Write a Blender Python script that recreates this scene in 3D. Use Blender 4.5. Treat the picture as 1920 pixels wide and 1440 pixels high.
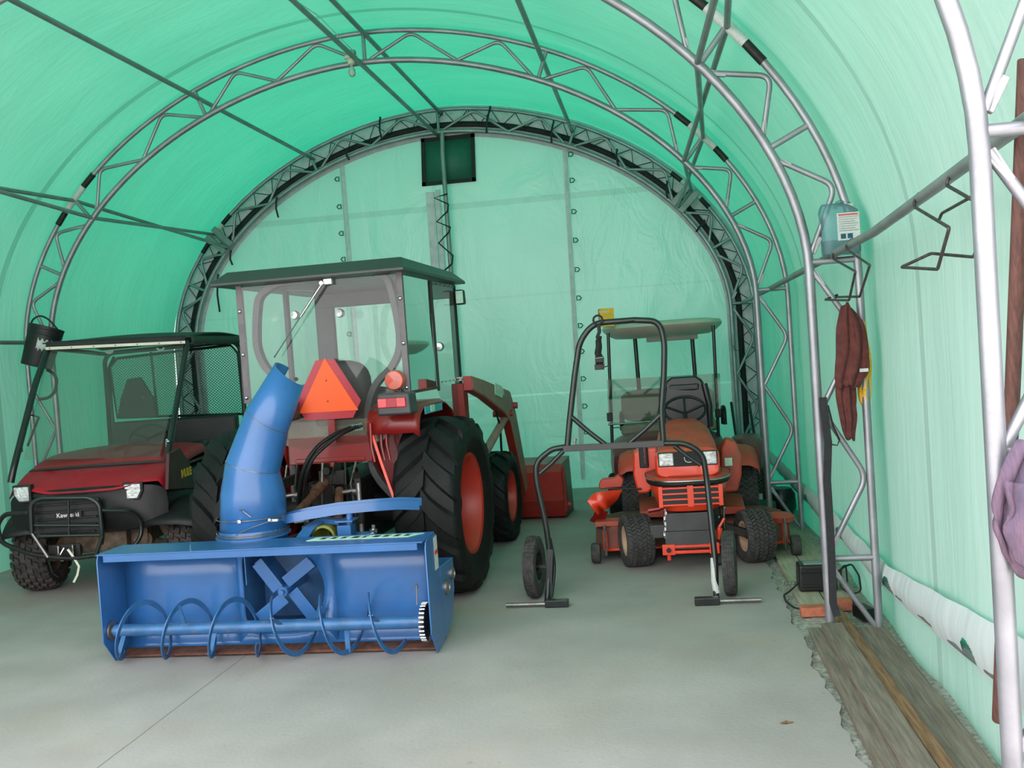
import bpy, bmesh, math, random
from mathutils import Vector, Matrix
random.seed(7)
S = bpy.context.scene
for o in list(bpy.data.objects): bpy.data.objects.remove(o)
COL = S.collection
PI = math.pi
V = Vector
# ------------------------------------------------------------------ camera
F_PX = 1850.0
YAW, PITCH, ROLL = .1504, .0325, -.07
CAM = V((2.3865, 0, 1.65))
cy_, sy_ = math.cos(YAW), math.sin(YAW); cp_, sp_ = math.cos(PITCH), math.sin(PITCH)
f0 = V((-sy_, cy_, 0)); r0 = V((cy_, sy_, 0)); u0 = V((0, 0, 1))
FW = f0*cp_ - u0*sp_; U1 = u0*cp_ + f0*sp_
RT = r0*math.cos(ROLL) + U1*math.sin(ROLL); UP = U1*math.cos(ROLL) - r0*math.sin(ROLL)
cd = bpy.data.cameras.new('camera'); cam = bpy.data.objects.new('camera', cd); COL.objects.link(cam)
cd.sensor_fit = 'HORIZONTAL'; cd.sensor_width = 36; cd.lens = 36*F_PX/1920; cd.clip_start = .05; cd.clip_end = 200
cam.matrix_world = Matrix(((RT.x, UP.x, -FW.x, CAM.x), (RT.y, UP.y, -FW.y, CAM.y), (RT.z, UP.z, -FW.z, CAM.z), (0, 0, 0, 1)))
S.camera = cam
def ray(px, py): return RT*((px-960)/F_PX) + UP*((720-py)/F_PX) + FW
def gz(px, py, z=0): d = ray(px, py); return CAM + d*((z-CAM.z)/d.z)
def gy(px, py, Y): d = ray(px, py); return CAM + d*(Y/d.y)
def gx(px, py, X): d = ray(px, py); return CAM + d*((X-CAM.x)/d.x)
# ------------------------------------------------------------------ world, sun, exposure
S.view_settings.view_transform = 'Standard'; S.view_settings.look = 'None'
S.view_settings.gamma = 1; S.view_settings.use_curve_mapping = False
S.view_settings.exposure = -0.05
w = bpy.data.worlds.new('World'); S.world = w; w.use_nodes = True
nt = w.node_tree; nt.nodes.clear()
wo = nt.nodes.new('ShaderNodeOutputWorld'); bg = nt.nodes.new('ShaderNodeBackground')
tc = nt.nodes.new('ShaderNodeTexCoord'); sx = nt.nodes.new('ShaderNodeSeparateXYZ'); rp = nt.nodes.new('ShaderNodeValToRGB')
nt.links.new(tc.outputs['Generated'], sx.inputs[0]); nt.links.new(sx.outputs['Z'], rp.inputs[0])
rp.color_ramp.elements[0].position = .45; rp.color_ramp.elements[0].color = (.95, .93, .95, 1)
rp.color_ramp.elements[1].position = 1; rp.color_ramp.elements[1].color = (.80, .86, 1, 1)
nt.links.new(rp.outputs[0], bg.inputs[0]); bg.inputs[1].default_value = 4.85
nt.links.new(bg.outputs[0], wo.inputs[0])
sd = bpy.data.lights.new('sun', 'SUN'); sd.energy = 14.0; sd.angle = math.radians(12); sd.color = (1, .96, .9)
sun = bpy.data.objects.new('sun', sd); COL.objects.link(sun)
sun.rotation_euler = V((.02, -.35, -.93)).normalized().to_track_quat('-Z', 'Y').to_euler()
# ------------------------------------------------------------------ materials
def _n(nt, t, **k):
    n = nt.nodes.new(t)
    for a, b in k.items(): setattr(n, a, b)
    return n
def mat(name, col, rough=.5, metal=0, var=.0, scale=8, bump=0, bscale=60, dust=0, dcol=(.30, .24, .18), dscale=5, coat=0, spec=.5, stretch=None):
    """principled material with noise variation, optional wear/dirt patches and fine bump"""
    m = bpy.data.materials.new(name); m.use_nodes = True; nt = m.node_tree; L = nt.links.new
    b = nt.nodes['Principled BSDF']
    b.inputs['Roughness'].default_value = rough; b.inputs['Metallic'].default_value = metal
    b.inputs['Coat Weight'].default_value = coat; b.inputs['Specular IOR Level'].default_value = spec
    t = _n(nt, 'ShaderNodeTexCoord'); mp = _n(nt, 'ShaderNodeMapping'); L(t.outputs['Object'], mp.inputs[0])
    if stretch: mp.inputs['Scale'].default_value = stretch
    n1 = _n(nt, 'ShaderNodeTexNoise'); n1.inputs['Scale'].default_value = scale; n1.inputs['Detail'].default_value = 5
    L(mp.outputs[0], n1.inputs['Vector'])
    r = _n(nt, 'ShaderNodeValToRGB'); L(n1.outputs[0], r.inputs[0])
    lo = [max(0, c*(1-var)) for c in col]; hi = [min(1, c*(1+var)) for c in col]
    r.color_ramp.elements[0].position = .35; r.color_ramp.elements[0].color = (*lo, 1)
    r.color_ramp.elements[1].position = .65; r.color_ramp.elements[1].color = (*hi, 1)
    out = r.outputs[0]
    if dust:
        n2 = _n(nt, 'ShaderNodeTexNoise'); n2.inputs['Scale'].default_value = dscale; n2.inputs['Detail'].default_value = 8; n2.inputs['Roughness'].default_value = .65
        L(mp.outputs[0], n2.inputs['Vector'])
        r2 = _n(nt, 'ShaderNodeValToRGB'); L(n2.outputs[0], r2.inputs[0])
        r2.color_ramp.elements[0].position = .62-.3*dust; r2.color_ramp.elements[0].color = (0, 0, 0, 1)
        r2.color_ramp.elements[1].position = .80-.2*dust; r2.color_ramp.elements[1].color = (min(1, dust*1.2),)*3+(1,)
        mx = _n(nt, 'ShaderNodeMix', data_type='RGBA'); L(r2.outputs[0], mx.inputs[0]); L(out, mx.inputs[6]); mx.inputs[7].default_value = (*dcol, 1)
        out = mx.outputs[2]
        mr = _n(nt, 'ShaderNodeMapRange'); L(r2.outputs[0], mr.inputs[0]); mr.inputs[3].default_value = rough; mr.inputs[4].default_value = min(1, rough+.45)
        L(mr.outputs[0], b.inputs['Roughness'])
    L(out, b.inputs['Base Color'])
    if bump:
        n3 = _n(nt, 'ShaderNodeTexNoise'); n3.inputs['Scale'].default_value = bscale; n3.inputs['Detail'].default_value = 4
        L(mp.outputs[0], n3.inputs['Vector'])
        bp = _n(nt, 'ShaderNodeBump'); bp.inputs['Strength'].default_value = bump; bp.inputs['Distance'].default_value = .01
        L(n3.outputs[0], bp.inputs['Height']); L(bp.outputs[0], b.inputs['Normal'])
    return m
def glass(name, tint, haze=.05, hazecol=(.5, .5, .5), gloss_rough=.03, ior=1.45):
    """thin sheet: tinted transparency, fresnel gloss and a little haze"""
    m = bpy.data.materials.new(name); m.use_nodes = True; nt = m.node_tree; L = nt.links.new; nt.nodes.clear()
    o = _n(nt, 'ShaderNodeOutputMaterial'); tr = _n(nt, 'ShaderNodeBsdfTransparent'); tr.inputs[0].default_value = (*tint, 1)
    df = _n(nt, 'ShaderNodeBsdfDiffuse'); df.inputs[0].default_value = (*hazecol, 1)
    gl = _n(nt, 'ShaderNodeBsdfGlossy'); gl.inputs['Roughness'].default_value = gloss_rough
    m1 = _n(nt, 'ShaderNodeMixShader'); m1.inputs[0].default_value = haze; L(tr.outputs[0], m1.inputs[1]); L(df.outputs[0], m1.inputs[2])
    fr = _n(nt, 'ShaderNodeFresnel'); fr.inputs[0].default_value = ior
    m2 = _n(nt, 'ShaderNodeMixShader'); L(fr.outputs[0], m2.inputs[0]); L(m1.outputs[0], m2.inputs[1]); L(gl.outputs[0], m2.inputs[2])
    L(m2.outputs[0], o.inputs[0])
    return m
def fabric(name, dcol, tcol, tmix, seams=(), seam_axis='Y', gloss=.04, extra=None, streak=.05, bump=.12):
    """woven poly cover: diffuse front, translucent through, faint weave; seams = (position, half width, strength)"""
    m = bpy.data.materials.new(name); m.use_nodes = True; nt = m.node_tree; L = nt.links.new; nt.nodes.clear()
    o = _n(nt, 'ShaderNodeOutputMaterial'); t = _n(nt, 'ShaderNodeTexCoord'); sp = _n(nt, 'ShaderNodeSeparateXYZ'); L(t.outputs['Object'], sp.inputs[0])
    n1 = _n(nt, 'ShaderNodeTexNoise'); n1.inputs['Scale'].default_value = 1.1; n1.inputs['Detail'].default_value = 6
    mp = _n(nt, 'ShaderNodeMapping'); L(t.outputs['Object'], mp.inputs[0]); mp.inputs['Scale'].default_value = (1, 3.0, .55); L(mp.outputs[0], n1.inputs['Vector'])
    mr = _n(nt, 'ShaderNodeMapRange'); L(n1.outputs[0], mr.inputs[0]); mr.inputs[1].default_value = .3; mr.inputs[2].default_value = .7
    mr.inputs[3].default_value = 1-streak; mr.inputs[4].default_value = 1+streak
    fac = mr.outputs[0]
    for (a, hw, s) in seams:
        ax = seam_axis if isinstance(seam_axis, str) else 'Y'
        if isinstance(a, tuple): ax, a = a
        d = _n(nt, 'ShaderNodeMath', operation='SUBTRACT'); L(sp.outputs[ax], d.inputs[0]); d.inputs[1].default_value = a
        ab = _n(nt, 'ShaderNodeMath', operation='ABSOLUTE'); L(d.outputs[0], ab.inputs[0])
        lt = _n(nt, 'ShaderNodeMath', operation='LESS_THAN'); L(ab.outputs[0], lt.inputs[0]); lt.inputs[1].default_value = hw
        mu = _n(nt, 'ShaderNodeMath', operation='MULTIPLY_ADD'); L(lt.outputs[0], mu.inputs[0]); mu.inputs[1].default_value = -s; mu.inputs[2].default_value = 1
        mm = _n(nt, 'ShaderNodeMath', operation='MULTIPLY'); L(fac, mm.inputs[0]); L(mu.outputs[0], mm.inputs[1]); fac = mm.outputs[0]
    def scaled(c):
        v = _n(nt, 'ShaderNodeVectorMath', operation='SCALE'); v.inputs[0].default_value = c; L(fac, v.inputs['Scale']); return v.outputs[0]
    wv = _n(nt, 'ShaderNodeTexNoise'); wv.inputs['Scale'].default_value = 95; wv.inputs['Detail'].default_value = 2; L(t.outputs['Object'], wv.inputs['Vector'])
    wr = _n(nt, 'ShaderNodeTexNoise'); wr.inputs['Scale'].default_value = 2.2; wr.inputs['Detail'].default_value = 4; wr.inputs['Distortion'].default_value = 1.2
    L(mp.outputs[0], wr.inputs['Vector'])
    b1 = _n(nt, 'ShaderNodeBump'); b1.inputs['Strength'].default_value = bump*.6; b1.inputs['Distance'].default_value = .004; L(wv.outputs[0], b1.inputs['Height'])
    b2 = _n(nt, 'ShaderNodeBump'); b2.inputs['Strength'].default_value = bump; b2.inputs['Distance'].default_value = .12; L(wr.outputs[0], b2.inputs['Height']); L(b1.outputs[0], b2.inputs['Normal'])
    df = _n(nt, 'ShaderNodeBsdfDiffuse'); L(scaled(dcol), df.inputs[0]); L(b2.outputs[0], df.inputs['Normal'])
    tl = _n(nt, 'ShaderNodeBsdfTranslucent'); L(scaled(tcol), tl.inputs[0])
    gl = _n(nt, 'ShaderNodeBsdfGlossy'); gl.inputs['Roughness'].default_value = .38; L(b2.outputs[0], gl.inputs['Normal'])
    m1 = _n(nt, 'ShaderNodeMixShader'); m1.inputs[0].default_value = tmix; L(df.outputs[0], m1.inputs[1]); L(tl.outputs[0], m1.inputs[2])
    m2 = _n(nt, 'ShaderNodeMixShader'); m2.inputs[0].default_value = gloss; L(m1.outputs[0], m2.inputs[1]); L(gl.outputs[0], m2.inputs[2])
    L(m2.outputs[0], o.inputs[0])
    return m
M = {}
M['galv'] = mat('galvanised steel', (.32, .315, .34), .44, .7, var=.14, scale=6, bump=.05, bscale=90, dust=.25, dcol=(.27, .255, .26), dscale=9)
M['galv_dull'] = mat('dull galvanised pipe', (.26, .28, .275), .5, .6, var=.12, scale=6)
M['weld'] = mat('silver paint on welds', (.36, .36, .38), .55, .3, var=.1, scale=30)
M['cover'] = fabric('green woven cover', (.50, .515, .515), (.003, .62, .34), .09, gloss=.02, seams=((8.15, .035, .28), (4.72, .03, .22), (1.2, .03, .2)))
M['endwall'] = fabric('green end wall fabric', (.52, .59, .56), (.06, .62, .42), .065, seams=((('Z', 3.41), .035, .16), (('Z', 2.30), .012, .07), (('Z', 1.13), .012, -.25), (('Z', .80), .02, .06)), gloss=.08, streak=.06, bump=.28)
M['skirt'] = fabric('white skirt fabric', (.64, .66, .67), (.4, .6, .55), .12, gloss=.03, bump=.1, streak=.02)
M['greyband'] = mat('grey fabric band', (.62, .57, .61), .8, var=.1, scale=12)
M['black_strap'] = mat('black webbing', (.012, .012, .014), .75, var=.3, scale=60, bump=.2, bscale=200)
M['black_tube'] = mat('black enamelled tube', (.012, .016, .015), .28, var=.2, scale=8, dust=.15, dcol=(.08, .09, .085), dscale=14)
M['black_plastic'] = mat('black moulded plastic', (.009, .009, .010), .45, var=.2, scale=10, dust=.15, dcol=(.035, .032, .03), dscale=9, spec=.3)
M['bucket_plastic'] = mat('black pail plastic', (.007, .008, .008), .55, var=.2, scale=14)
M['steel_dark'] = mat('dark oily steel', (.018, .016, .015), .5, .4, var=.4, scale=14, dust=.4, dcol=(.045, .028, .02), dscale=16)
M['chrome'] = mat('bright plated steel', (.46, .46, .46), .22, 1, var=.06)
M['steel'] = mat('bare worn steel', (.24, .22, .21), .4, .85, var=.2, scale=18, dust=.35, dcol=(.25, .15, .09), dscale=22)
M['rust'] = mat('rusty steel', (.12, .05, .028), .8, .2, var=.35, scale=25, bump=.3, bscale=80)
M['wire'] = mat('brown coated wire', (.06, .05, .045), .5, .5, var=.4, scale=30)
M['rubber'] = mat('black tyre rubber', (.007, .0075, .0075), .6, var=.25, scale=14, bump=.25, bscale=70, dust=.25, dcol=(.016, .017, .016), dscale=6, spec=.25)
M['rubber_dusty'] = mat('dusty turf rubber', (.045, .043, .042), .8, var=.3, scale=30, bump=.3, bscale=120, dust=.4, dcol=(.11, .095, .08), dscale=12)
M['rubber_mud'] = mat('muddy knobby rubber', (.03, .026, .024), .7, var=.4, scale=20, bump=.3, bscale=90, dust=.45, dcol=(.10, .065, .042), dscale=10)
M['mud'] = mat('mud caked steel', (.11, .075, .05), .85, var=.4, scale=18, bump=.5, bscale=50)
M['blue'] = mat('blue implement enamel', (.024, .115, .31), .30, var=.10, scale=4, dust=.16, dcol=(.10, .13, .20), dscale=20, coat=.25, bump=.03, bscale=30)
M['blue_worn'] = mat('worn blue auger enamel', (.028, .12, .28), .36, .1, var=.15, scale=10, dust=.35, dcol=(.20, .16, .14), dscale=30)
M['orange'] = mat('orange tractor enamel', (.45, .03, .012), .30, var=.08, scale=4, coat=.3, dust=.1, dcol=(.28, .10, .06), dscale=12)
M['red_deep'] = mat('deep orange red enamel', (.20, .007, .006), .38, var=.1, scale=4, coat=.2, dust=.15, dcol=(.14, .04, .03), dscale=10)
M['red_dusty'] = mat('dusty orange red enamel', (.50, .045, .02), .45, var=.12, scale=6, dust=.58, dcol=(.20, .11, .07), dscale=4.5)
M['orange_bright'] = mat('bright orange mower enamel', (.80, .055, .018), .34, var=.06, scale=4, coat=.3, dust=.12, dcol=(.35, .12, .07), dscale=9)
M['bucket_red'] = mat('faded red loader paint', (.30, .022, .016), .42, var=.12, scale=5, dust=.25, dcol=(.22, .09, .06), dscale=9)
M['loader_pink'] = mat('sun faded loader face', (.28, .15, .12), .6, var=.15, scale=8, dust=.2, dcol=(.30, .24, .18))
M['mule_red'] = mat('dark red hood plastic', (.30, .007, .018), .5, var=.08, scale=4, spec=.3, dust=.3, dcol=(.14, .05, .05), dscale=3)
M['mule_dust'] = mat('dusty maroon plastic', (.05, .006, .008), .6, var=.15, scale=5, dust=.4, dcol=(.06, .035, .03), dscale=4)
M['maroon'] = mat('maroon cart body', (.15, .015, .025), .4, var=.15, scale=4, coat=.2)
M['cab_roof'] = mat('charcoal cab roof', (.032, .038, .036), .42, var=.08, scale=5)
M['cab_post'] = mat('grey rubber channel', (.14, .12, .13), .6, var=.12, scale=12)
M['cab_frame'] = mat('dark grey ROPS steel', (.045, .045, .047), .5, var=.15, scale=8)
M['alu'] = mat('aluminium angle', (.62, .62, .64), .35, .7, var=.08, scale=20)
M['canvas'] = mat('dark canvas roof', (.026, .045, .034), .8, var=.15, scale=6, bump=.2, bscale=150)
M['canvas_edge'] = mat('black canvas front edge', (.02, .02, .021), .8, var=.15, scale=6)
M['cream'] = mat('cream plastic strip', (.62, .60, .48), .5, var=.05)
M['vinyl_grey'] = mat('dark grey vinyl seat', (.020, .021, .022), .6, var=.1, scale=6, bump=.1, bscale=120)
M['vinyl_black'] = mat('black ribbed seat vinyl', (.008, .008, .009), .36, var=.15, scale=8)
M['beige'] = mat('beige cart seat vinyl', (.30, .27, .20), .55, var=.08, scale=5)
M['canopy'] = mat('cream cart canopy', (.46, .42, .35), .4, var=.08, scale=4, dust=.2, dcol=(.35, .30, .22))
M['rim_cream'] = mat('cream wheel rim', (.52, .36, .24), .5, var=.1, scale=8, dust=.2)
M['rim_red'] = mat('orange red wheel rim', (.42, .028, .014), .42, var=.08, scale=6, dust=.2, dcol=(.30, .10, .06))
M['smv_or'] = mat('fluorescent orange panel', (.80, .085, .003), .5, var=.04, scale=5)
M['smv_red'] = mat('retroreflective red border', (.36, .012, .025), .4, var=.06, scale=5)
M['lamp_red'] = mat('red lens', (.55, .008, .02), .15, var=.25, scale=22, coat=.6)
M['lamp_amber'] = mat('faded amber lens', (.52, .085, .045), .25, var=.15, scale=12, coat=.4)
M['lamp_clear'] = mat('clear ribbed headlamp', (.42, .45, .44), .2, .35, var=.35, scale=24, bump=.4, bscale=40, coat=.8)
M['white_label'] = mat('white label', (.50, .53, .50), .5, var=.08, scale=60)
M['decal_mint'] = mat('pale decal', (.45, .68, .54), .5, var=.08, scale=30)
M['ink'] = mat('black ink', (.01, .01, .01), .6)
M['ink_red'] = mat('red ink', (.55, .04, .03), .6)
M['ink_yellow'] = mat('yellow ink', (.70, .45, .02), .6)
M['teal'] = mat('teal decal band', (.05, .35, .42), .45, var=.08)
M['yellow'] = mat('yellow card', (.75, .42, .02), .55, var=.1, scale=18, dust=.3, dcol=(.45, .45, .03), dscale=14)
M['olive'] = mat('olive yellow cover', (.16, .17, .02), .55, var=.25, scale=12)
M['cloth_brown'] = mat('brown towelling', (.125, .032, .027), .95, var=.2, scale=30, bump=.8, bscale=260)
M['cloth_yellow'] = mat('yellow chamois', (.78, .42, .015), .85, var=.12, scale=14, bump=.3, bscale=80)
M['cloth_pink'] = mat('mauve striped towelling', (.30, .18, .255), .95, var=.14, scale=18, bump=.8, bscale=240, dust=.6, dcol=(.13, .13, .22), dscale=3.2, stretch=(12, 1, 1.2))
M['wood_grey'] = mat('weathered board', (.185, .155, .12), .85, var=.3, scale=5, bump=.5, bscale=30, dust=.4, dcol=(.24, .15, .085), dscale=3, stretch=(14, .9, 14))
M['wood_pale'] = mat('pale dusty board', (.36, .33, .24), .85, var=.18, scale=5, bump=.3, bscale=30, dust=.3, dcol=(.20, .16, .11), dscale=3, stretch=(10, .9, 10))
M['wood_edge'] = mat('orange brown board edge', (.23, .125, .06), .8, var=.35, scale=5, bump=.4, bscale=30, stretch=(14, .9, 14))
M['pole_wood'] = mat('red brown wooden handle', (.11, .042, .032), .55, var=.3, scale=6, stretch=(18, 18, 1.2), bump=.3, bscale=20)
M['brick'] = mat('orange brick', (.42, .13, .07), .85, var=.2, scale=25, bump=.4, bscale=70)
M['deck_dusty'] = mat('dusty mower deck', (.20, .045, .03), .7, var=.2, scale=6, dust=.8, dcol=(.11, .07, .045), dscale=5)
M['apron'] = glass('dusty lower window sheet', (.80, .80, .74), .30, (.34, .32, .24), .15)
M['jug_clear'] = glass('pale blue jug plastic', (.45, .72, .74), .26, (.34, .60, .62), .25)
M['jug_liquid'] = mat('dark blue washer fluid', (.01, .07, .12), .2)
M['cab_glass'] = glass('clear cab sheet', (.90, .94, .92), .06, (.50, .50, .46))
M['tint_glass'] = glass('smoke tinted sheet', (.42, .52, .46), .10, (.20, .22, .18))
M['wind_glass'] = glass('dusty windshield', (.70, .76, .72), .12, (.30, .32, .27))
M['bulb_glass'] = glass('frosted bulb glass', (.8, .85, .8), .5, (.62, .68, .58), .1)
M['mesh_win'] = mat('dark window mesh', (.02, .13, .085), .6, var=.06, scale=20, bump=.1, bscale=200)
# ------------------------------------------------------------------ mesh builder
class MB:
    def __init__(s): s.bm = bmesh.new()
    def face(s, pts):
        vs = [s.bm.verts.new(p) for p in pts]
        try: return s.bm.faces.new(vs)
        except ValueError: return None
    def box(s, c, d, R=None, taper=1.0, tx=0):
        c = V(c); hx, hy, hz = d[0]/2, d[1]/2, d[2]/2; vs = []
        for z in (-1, 1):
            k = taper if z > 0 else 1
            for x, y in ((-1, -1), (1, -1), (1, 1), (-1, 1)):
                p = V((x*hx*k, y*hy*k, z*hz))
                if R: p = R @ p
                vs.append(s.bm.verts.new(c+p))
        for f in ((3, 2, 1, 0), (4, 5, 6, 7), (0, 1, 5, 4), (1, 2, 6, 5), (2, 3, 7, 6), (3, 0, 4, 7)): s.bm.faces.new([vs[i] for i in f])
        return s
    def ring(s, c, a, b, r, n):
        return [s.bm.verts.new(c + a*(r*math.cos(2*PI*i/n)) + b*(r*math.sin(2*PI*i/n))) for i in range(n)]
    def skin(s, r1, r2):
        n = len(r1)
        for i in range(n):
            try: s.bm.faces.new((r1[i], r1[(i+1) % n], r2[(i+1) % n], r2[i]))
            except ValueError: pass
    def tube(s, pts, r, n=10, bend=0, closed=False, rr=None, sec=None, cap=True):
        P = [V(p) for p in pts]
        if bend and len(P) > 2:
            Q = [] if closed else [P[0]]
            rng = range(len(P)) if closed else range(1, len(P)-1)
            for i in rng:
                A, B, C = P[i-1], P[i], P[(i+1) % len(P)]
                k = bend[i] if isinstance(bend, (list, tuple)) else bend
                d1 = (A-B); d2 = (C-B); k = min(k, d1.length*.48, d2.length*.48)
                a = B+d1.normalized()*k; c = B+d2.normalized()*k
                for j in range(7):
                    t = j/6; Q.append(a*(1-t)**2+B*2*t*(1-t)+c*t*t)
            if not closed: Q.append(P[-1])
            P = Q
        m = len(P); T = []
        for i in range(m):
            if closed: t = P[(i+1) % m]-P[i-1]
            else: t = P[min(i+1, m-1)]-P[max(i-1, 0)]
            T.append(t.normalized() if t.length > 1e-9 else V((0, 0, 1)))
        ref = V((0, 0, 1)) if abs(T[0].z) < .9 else V((1, 0, 0))
        a = T[0].cross(ref).normalized(); rings = []
        for i in range(m):
            a = (a - T[i]*a.dot(T[i])); a = a.normalized() if a.length > 1e-6 else T[i].orthogonal().normalized()
            b = T[i].cross(a); q = rr[i] if rr and len(rr) == m else r
            if sec: rings.append([s.bm.verts.new(P[i]+a*x+b*y) for x, y in sec])
            else: rings.append(s.ring(P[i], a, b, q, n))
        for i in range(m-1): s.skin(rings[i], rings[i+1])
        if closed: s.skin(rings[-1], rings[0])
        elif cap:
            for q in (rings[0][::-1], rings[-1]):
                try: s.bm.faces.new(q)
                except ValueError: pass
        return s
    def strap(s, pts, w, t, side=(1, 0, 0)):
        """flat ribbon of width w along `side` and thickness t"""
        P = [V(p) for p in pts]; sd = V(side).normalized(); rings = []
        for i in range(len(P)):
            d = (P[min(i+1, len(P)-1)]-P[max(i-1, 0)]).normalized(); a = (sd-d*sd.dot(d)).normalized(); b = d.cross(a)
            rings.append([s.bm.verts.new(P[i]+a*x*w/2+b*y*t/2) for x, y in ((-1, -1), (1, -1), (1, 1), (-1, 1))])
        for i in range(len(P)-1): s.skin(rings[i], rings[i+1])
        s.bm.faces.new(rings[0][::-1]); s.bm.faces.new(rings[-1]); return s
    def cyl(s, a, b, r, n=16, r2=None):
        a = V(a); b = V(b); d = (b-a).normalized(); x = d.orthogonal().normalized(); y = d.cross(x)
        r1 = s.ring(a, x, y, r, n); q = s.ring(b, x, y, r if r2 is None else r2, n); s.skin(r1, q); s.bm.faces.new(r1[::-1]); s.bm.faces.new(q); return s
    def lathe(s, prof, c=(0, 0, 0), axis=(0, 0, 1), n=32, capends=False):
        """prof = [(radius, height)] about axis through c"""
        c = V(c); d = V(axis).normalized(); x = d.orthogonal().normalized(); y = d.cross(x); rings = []
        for r, h in prof: rings.append(s.ring(c+d*h, x, y, max(r, 1e-4), n))
        for i in range(len(rings)-1): s.skin(rings[i], rings[i+1])
        if capends:
            s.bm.faces.new(rings[0][::-1]); s.bm.faces.new(rings[-1])
        return s
    def prism(s, poly, ext):
        e = V(ext); a = [s.bm.verts.new(V(p)) for p in poly]; b = [s.bm.verts.new(V(p)+e) for p in poly]
        s.skin(a, b)
        for q in (a[::-1], b):
            try: s.bm.faces.new(q)
            except ValueError: pass
        return s
    def loft(s, secs, cap=True):
        rings = [[s.bm.verts.new(V(p)) for p in q] for q in secs]
        for i in range(len(rings)-1): s.skin(rings[i], rings[i+1])
        if cap:
            for q in (rings[0][::-1], rings[-1]):
                try: s.bm.faces.new(q)
                except ValueError: pass
        return s
    def grid(s, f, nu, nv):
        vs = [[s.bm.verts.new(V(f(i/nu, j/nv))) for j in range(nv+1)] for i in range(nu+1)]
        for i in range(nu):
            for j in range(nv): s.bm.faces.new((vs[i][j], vs[i+1][j], vs[i+1][j+1], vs[i][j+1]))
        return s
    def ball(s, c, r, sc=(1, 1, 1), n=16):
        bmesh.ops.create_uvsphere(s.bm, u_segments=n, v_segments=n//2+2, radius=1, matrix=Matrix.Translation(c) @ Matrix.Diagonal((r*sc[0], r*sc[1], r*sc[2], 1))); return s
    def build(s, name, m, parent=None, bevel=0, ang=.6, solid=0, sub=0, label=None, seg=2, weld=True):
        if weld: bmesh.ops.remove_doubles(s.bm, verts=s.bm.verts, dist=1e-5)
        bmesh.ops.recalc_face_normals(s.bm, faces=s.bm.faces)
        me = bpy.data.meshes.new(name); s.bm.to_mesh(me); s.bm.free()
        me.polygons.foreach_set('use_smooth', [True]*len(me.polygons)); me.set_sharp_from_angle(angle=ang)
        me.materials.append(M[m] if isinstance(m, str) else m)
        o = bpy.data.objects.new(name, me); COL.objects.link(o)
        if parent: attach(o, parent)
        if sub: q = o.modifiers.new('sub', 'SUBSURF'); q.levels = q.render_levels = sub
        if solid: q = o.modifiers.new('solid', 'SOLIDIFY'); q.thickness = solid; q.offset = 0
        if bevel:
            q = o.modifiers.new('bevel', 'BEVEL'); q.width = bevel; q.segments = seg; q.limit_method = 'ANGLE'; q.angle_limit = .6; q.harden_normals = True
        if label: o['label'] = label
        return o
def world_of(o):
    m = Matrix.Translation(o.location) @ o.rotation_euler.to_matrix().to_4x4()
    return (world_of(o.parent) @ o.matrix_parent_inverse @ m) if o.parent else m
def attach(o, parent):
    """the part's mesh is drawn in the coordinates of FRAME (world unless a builder says otherwise)"""
    o.parent = parent
    r = parent
    if not LOCAL[0]: o.matrix_parent_inverse = world_of(parent).inverted()
    elif parent.type != 'EMPTY': o.matrix_parent_inverse = (Matrix.Identity(4))
LOCAL = [False]
def tag(o, label, cat, group=None, kind=None):
    if label: o['label'] = label
    if cat: o['category'] = cat
    if group: o['group'] = group
    if kind: o['kind'] = kind
    return o
def thing(name, label, cat, loc=(0, 0, 0), rz=0, group=None):
    o = bpy.data.objects.new(name, None); COL.objects.link(o); o.empty_display_size = .2
    o.location = loc; o.rotation_euler = (0, 0, rz); return tag(o, label, cat, group)
def struct(o, label=None):
    o['kind'] = 'structure'
    if label: o['label'] = label
    return o
def dup(o, parent=None):
    c = o.copy(); COL.objects.link(c)
    if parent is not None: c.parent = parent
    for ch in [k for k in bpy.data.objects if k.parent == o]: dup(ch, c)
    return c
def text(name, body, size, loc, right, up, m, parent, ext=.0015, bold=0, sx=1.0):
    cu = bpy.data.curves.new('t', 'FONT'); cu.body = body; cu.size = size; cu.extrude = ext; cu.offset = bold; cu.align_x = 'CENTER'; cu.align_y = 'CENTER'
    o = bpy.data.objects.new('t', cu); me = bpy.data.meshes.new_from_object(o); bpy.data.objects.remove(o)
    r = V(right).normalized(); u = V(up).normalized(); n = r.cross(u)
    me.transform(Matrix(((r.x*sx, u.x, n.x, loc[0]), (r.y*sx, u.y, n.y, loc[1]), (r.z*sx, u.z, n.z, loc[2]), (0, 0, 0, 1))))
    me.materials.clear(); me.materials.append(M[m]); me.name = name
    q = bpy.data.objects.new(name, me); COL.objects.link(q); attach(q, parent); return q
def Rz(a): return Matrix.Rotation(a, 3, 'Z')
def Rx(a): return Matrix.Rotation(a, 3, 'X')
def Ry(a): return Matrix.Rotation(a, 3, 'Y')
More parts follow.
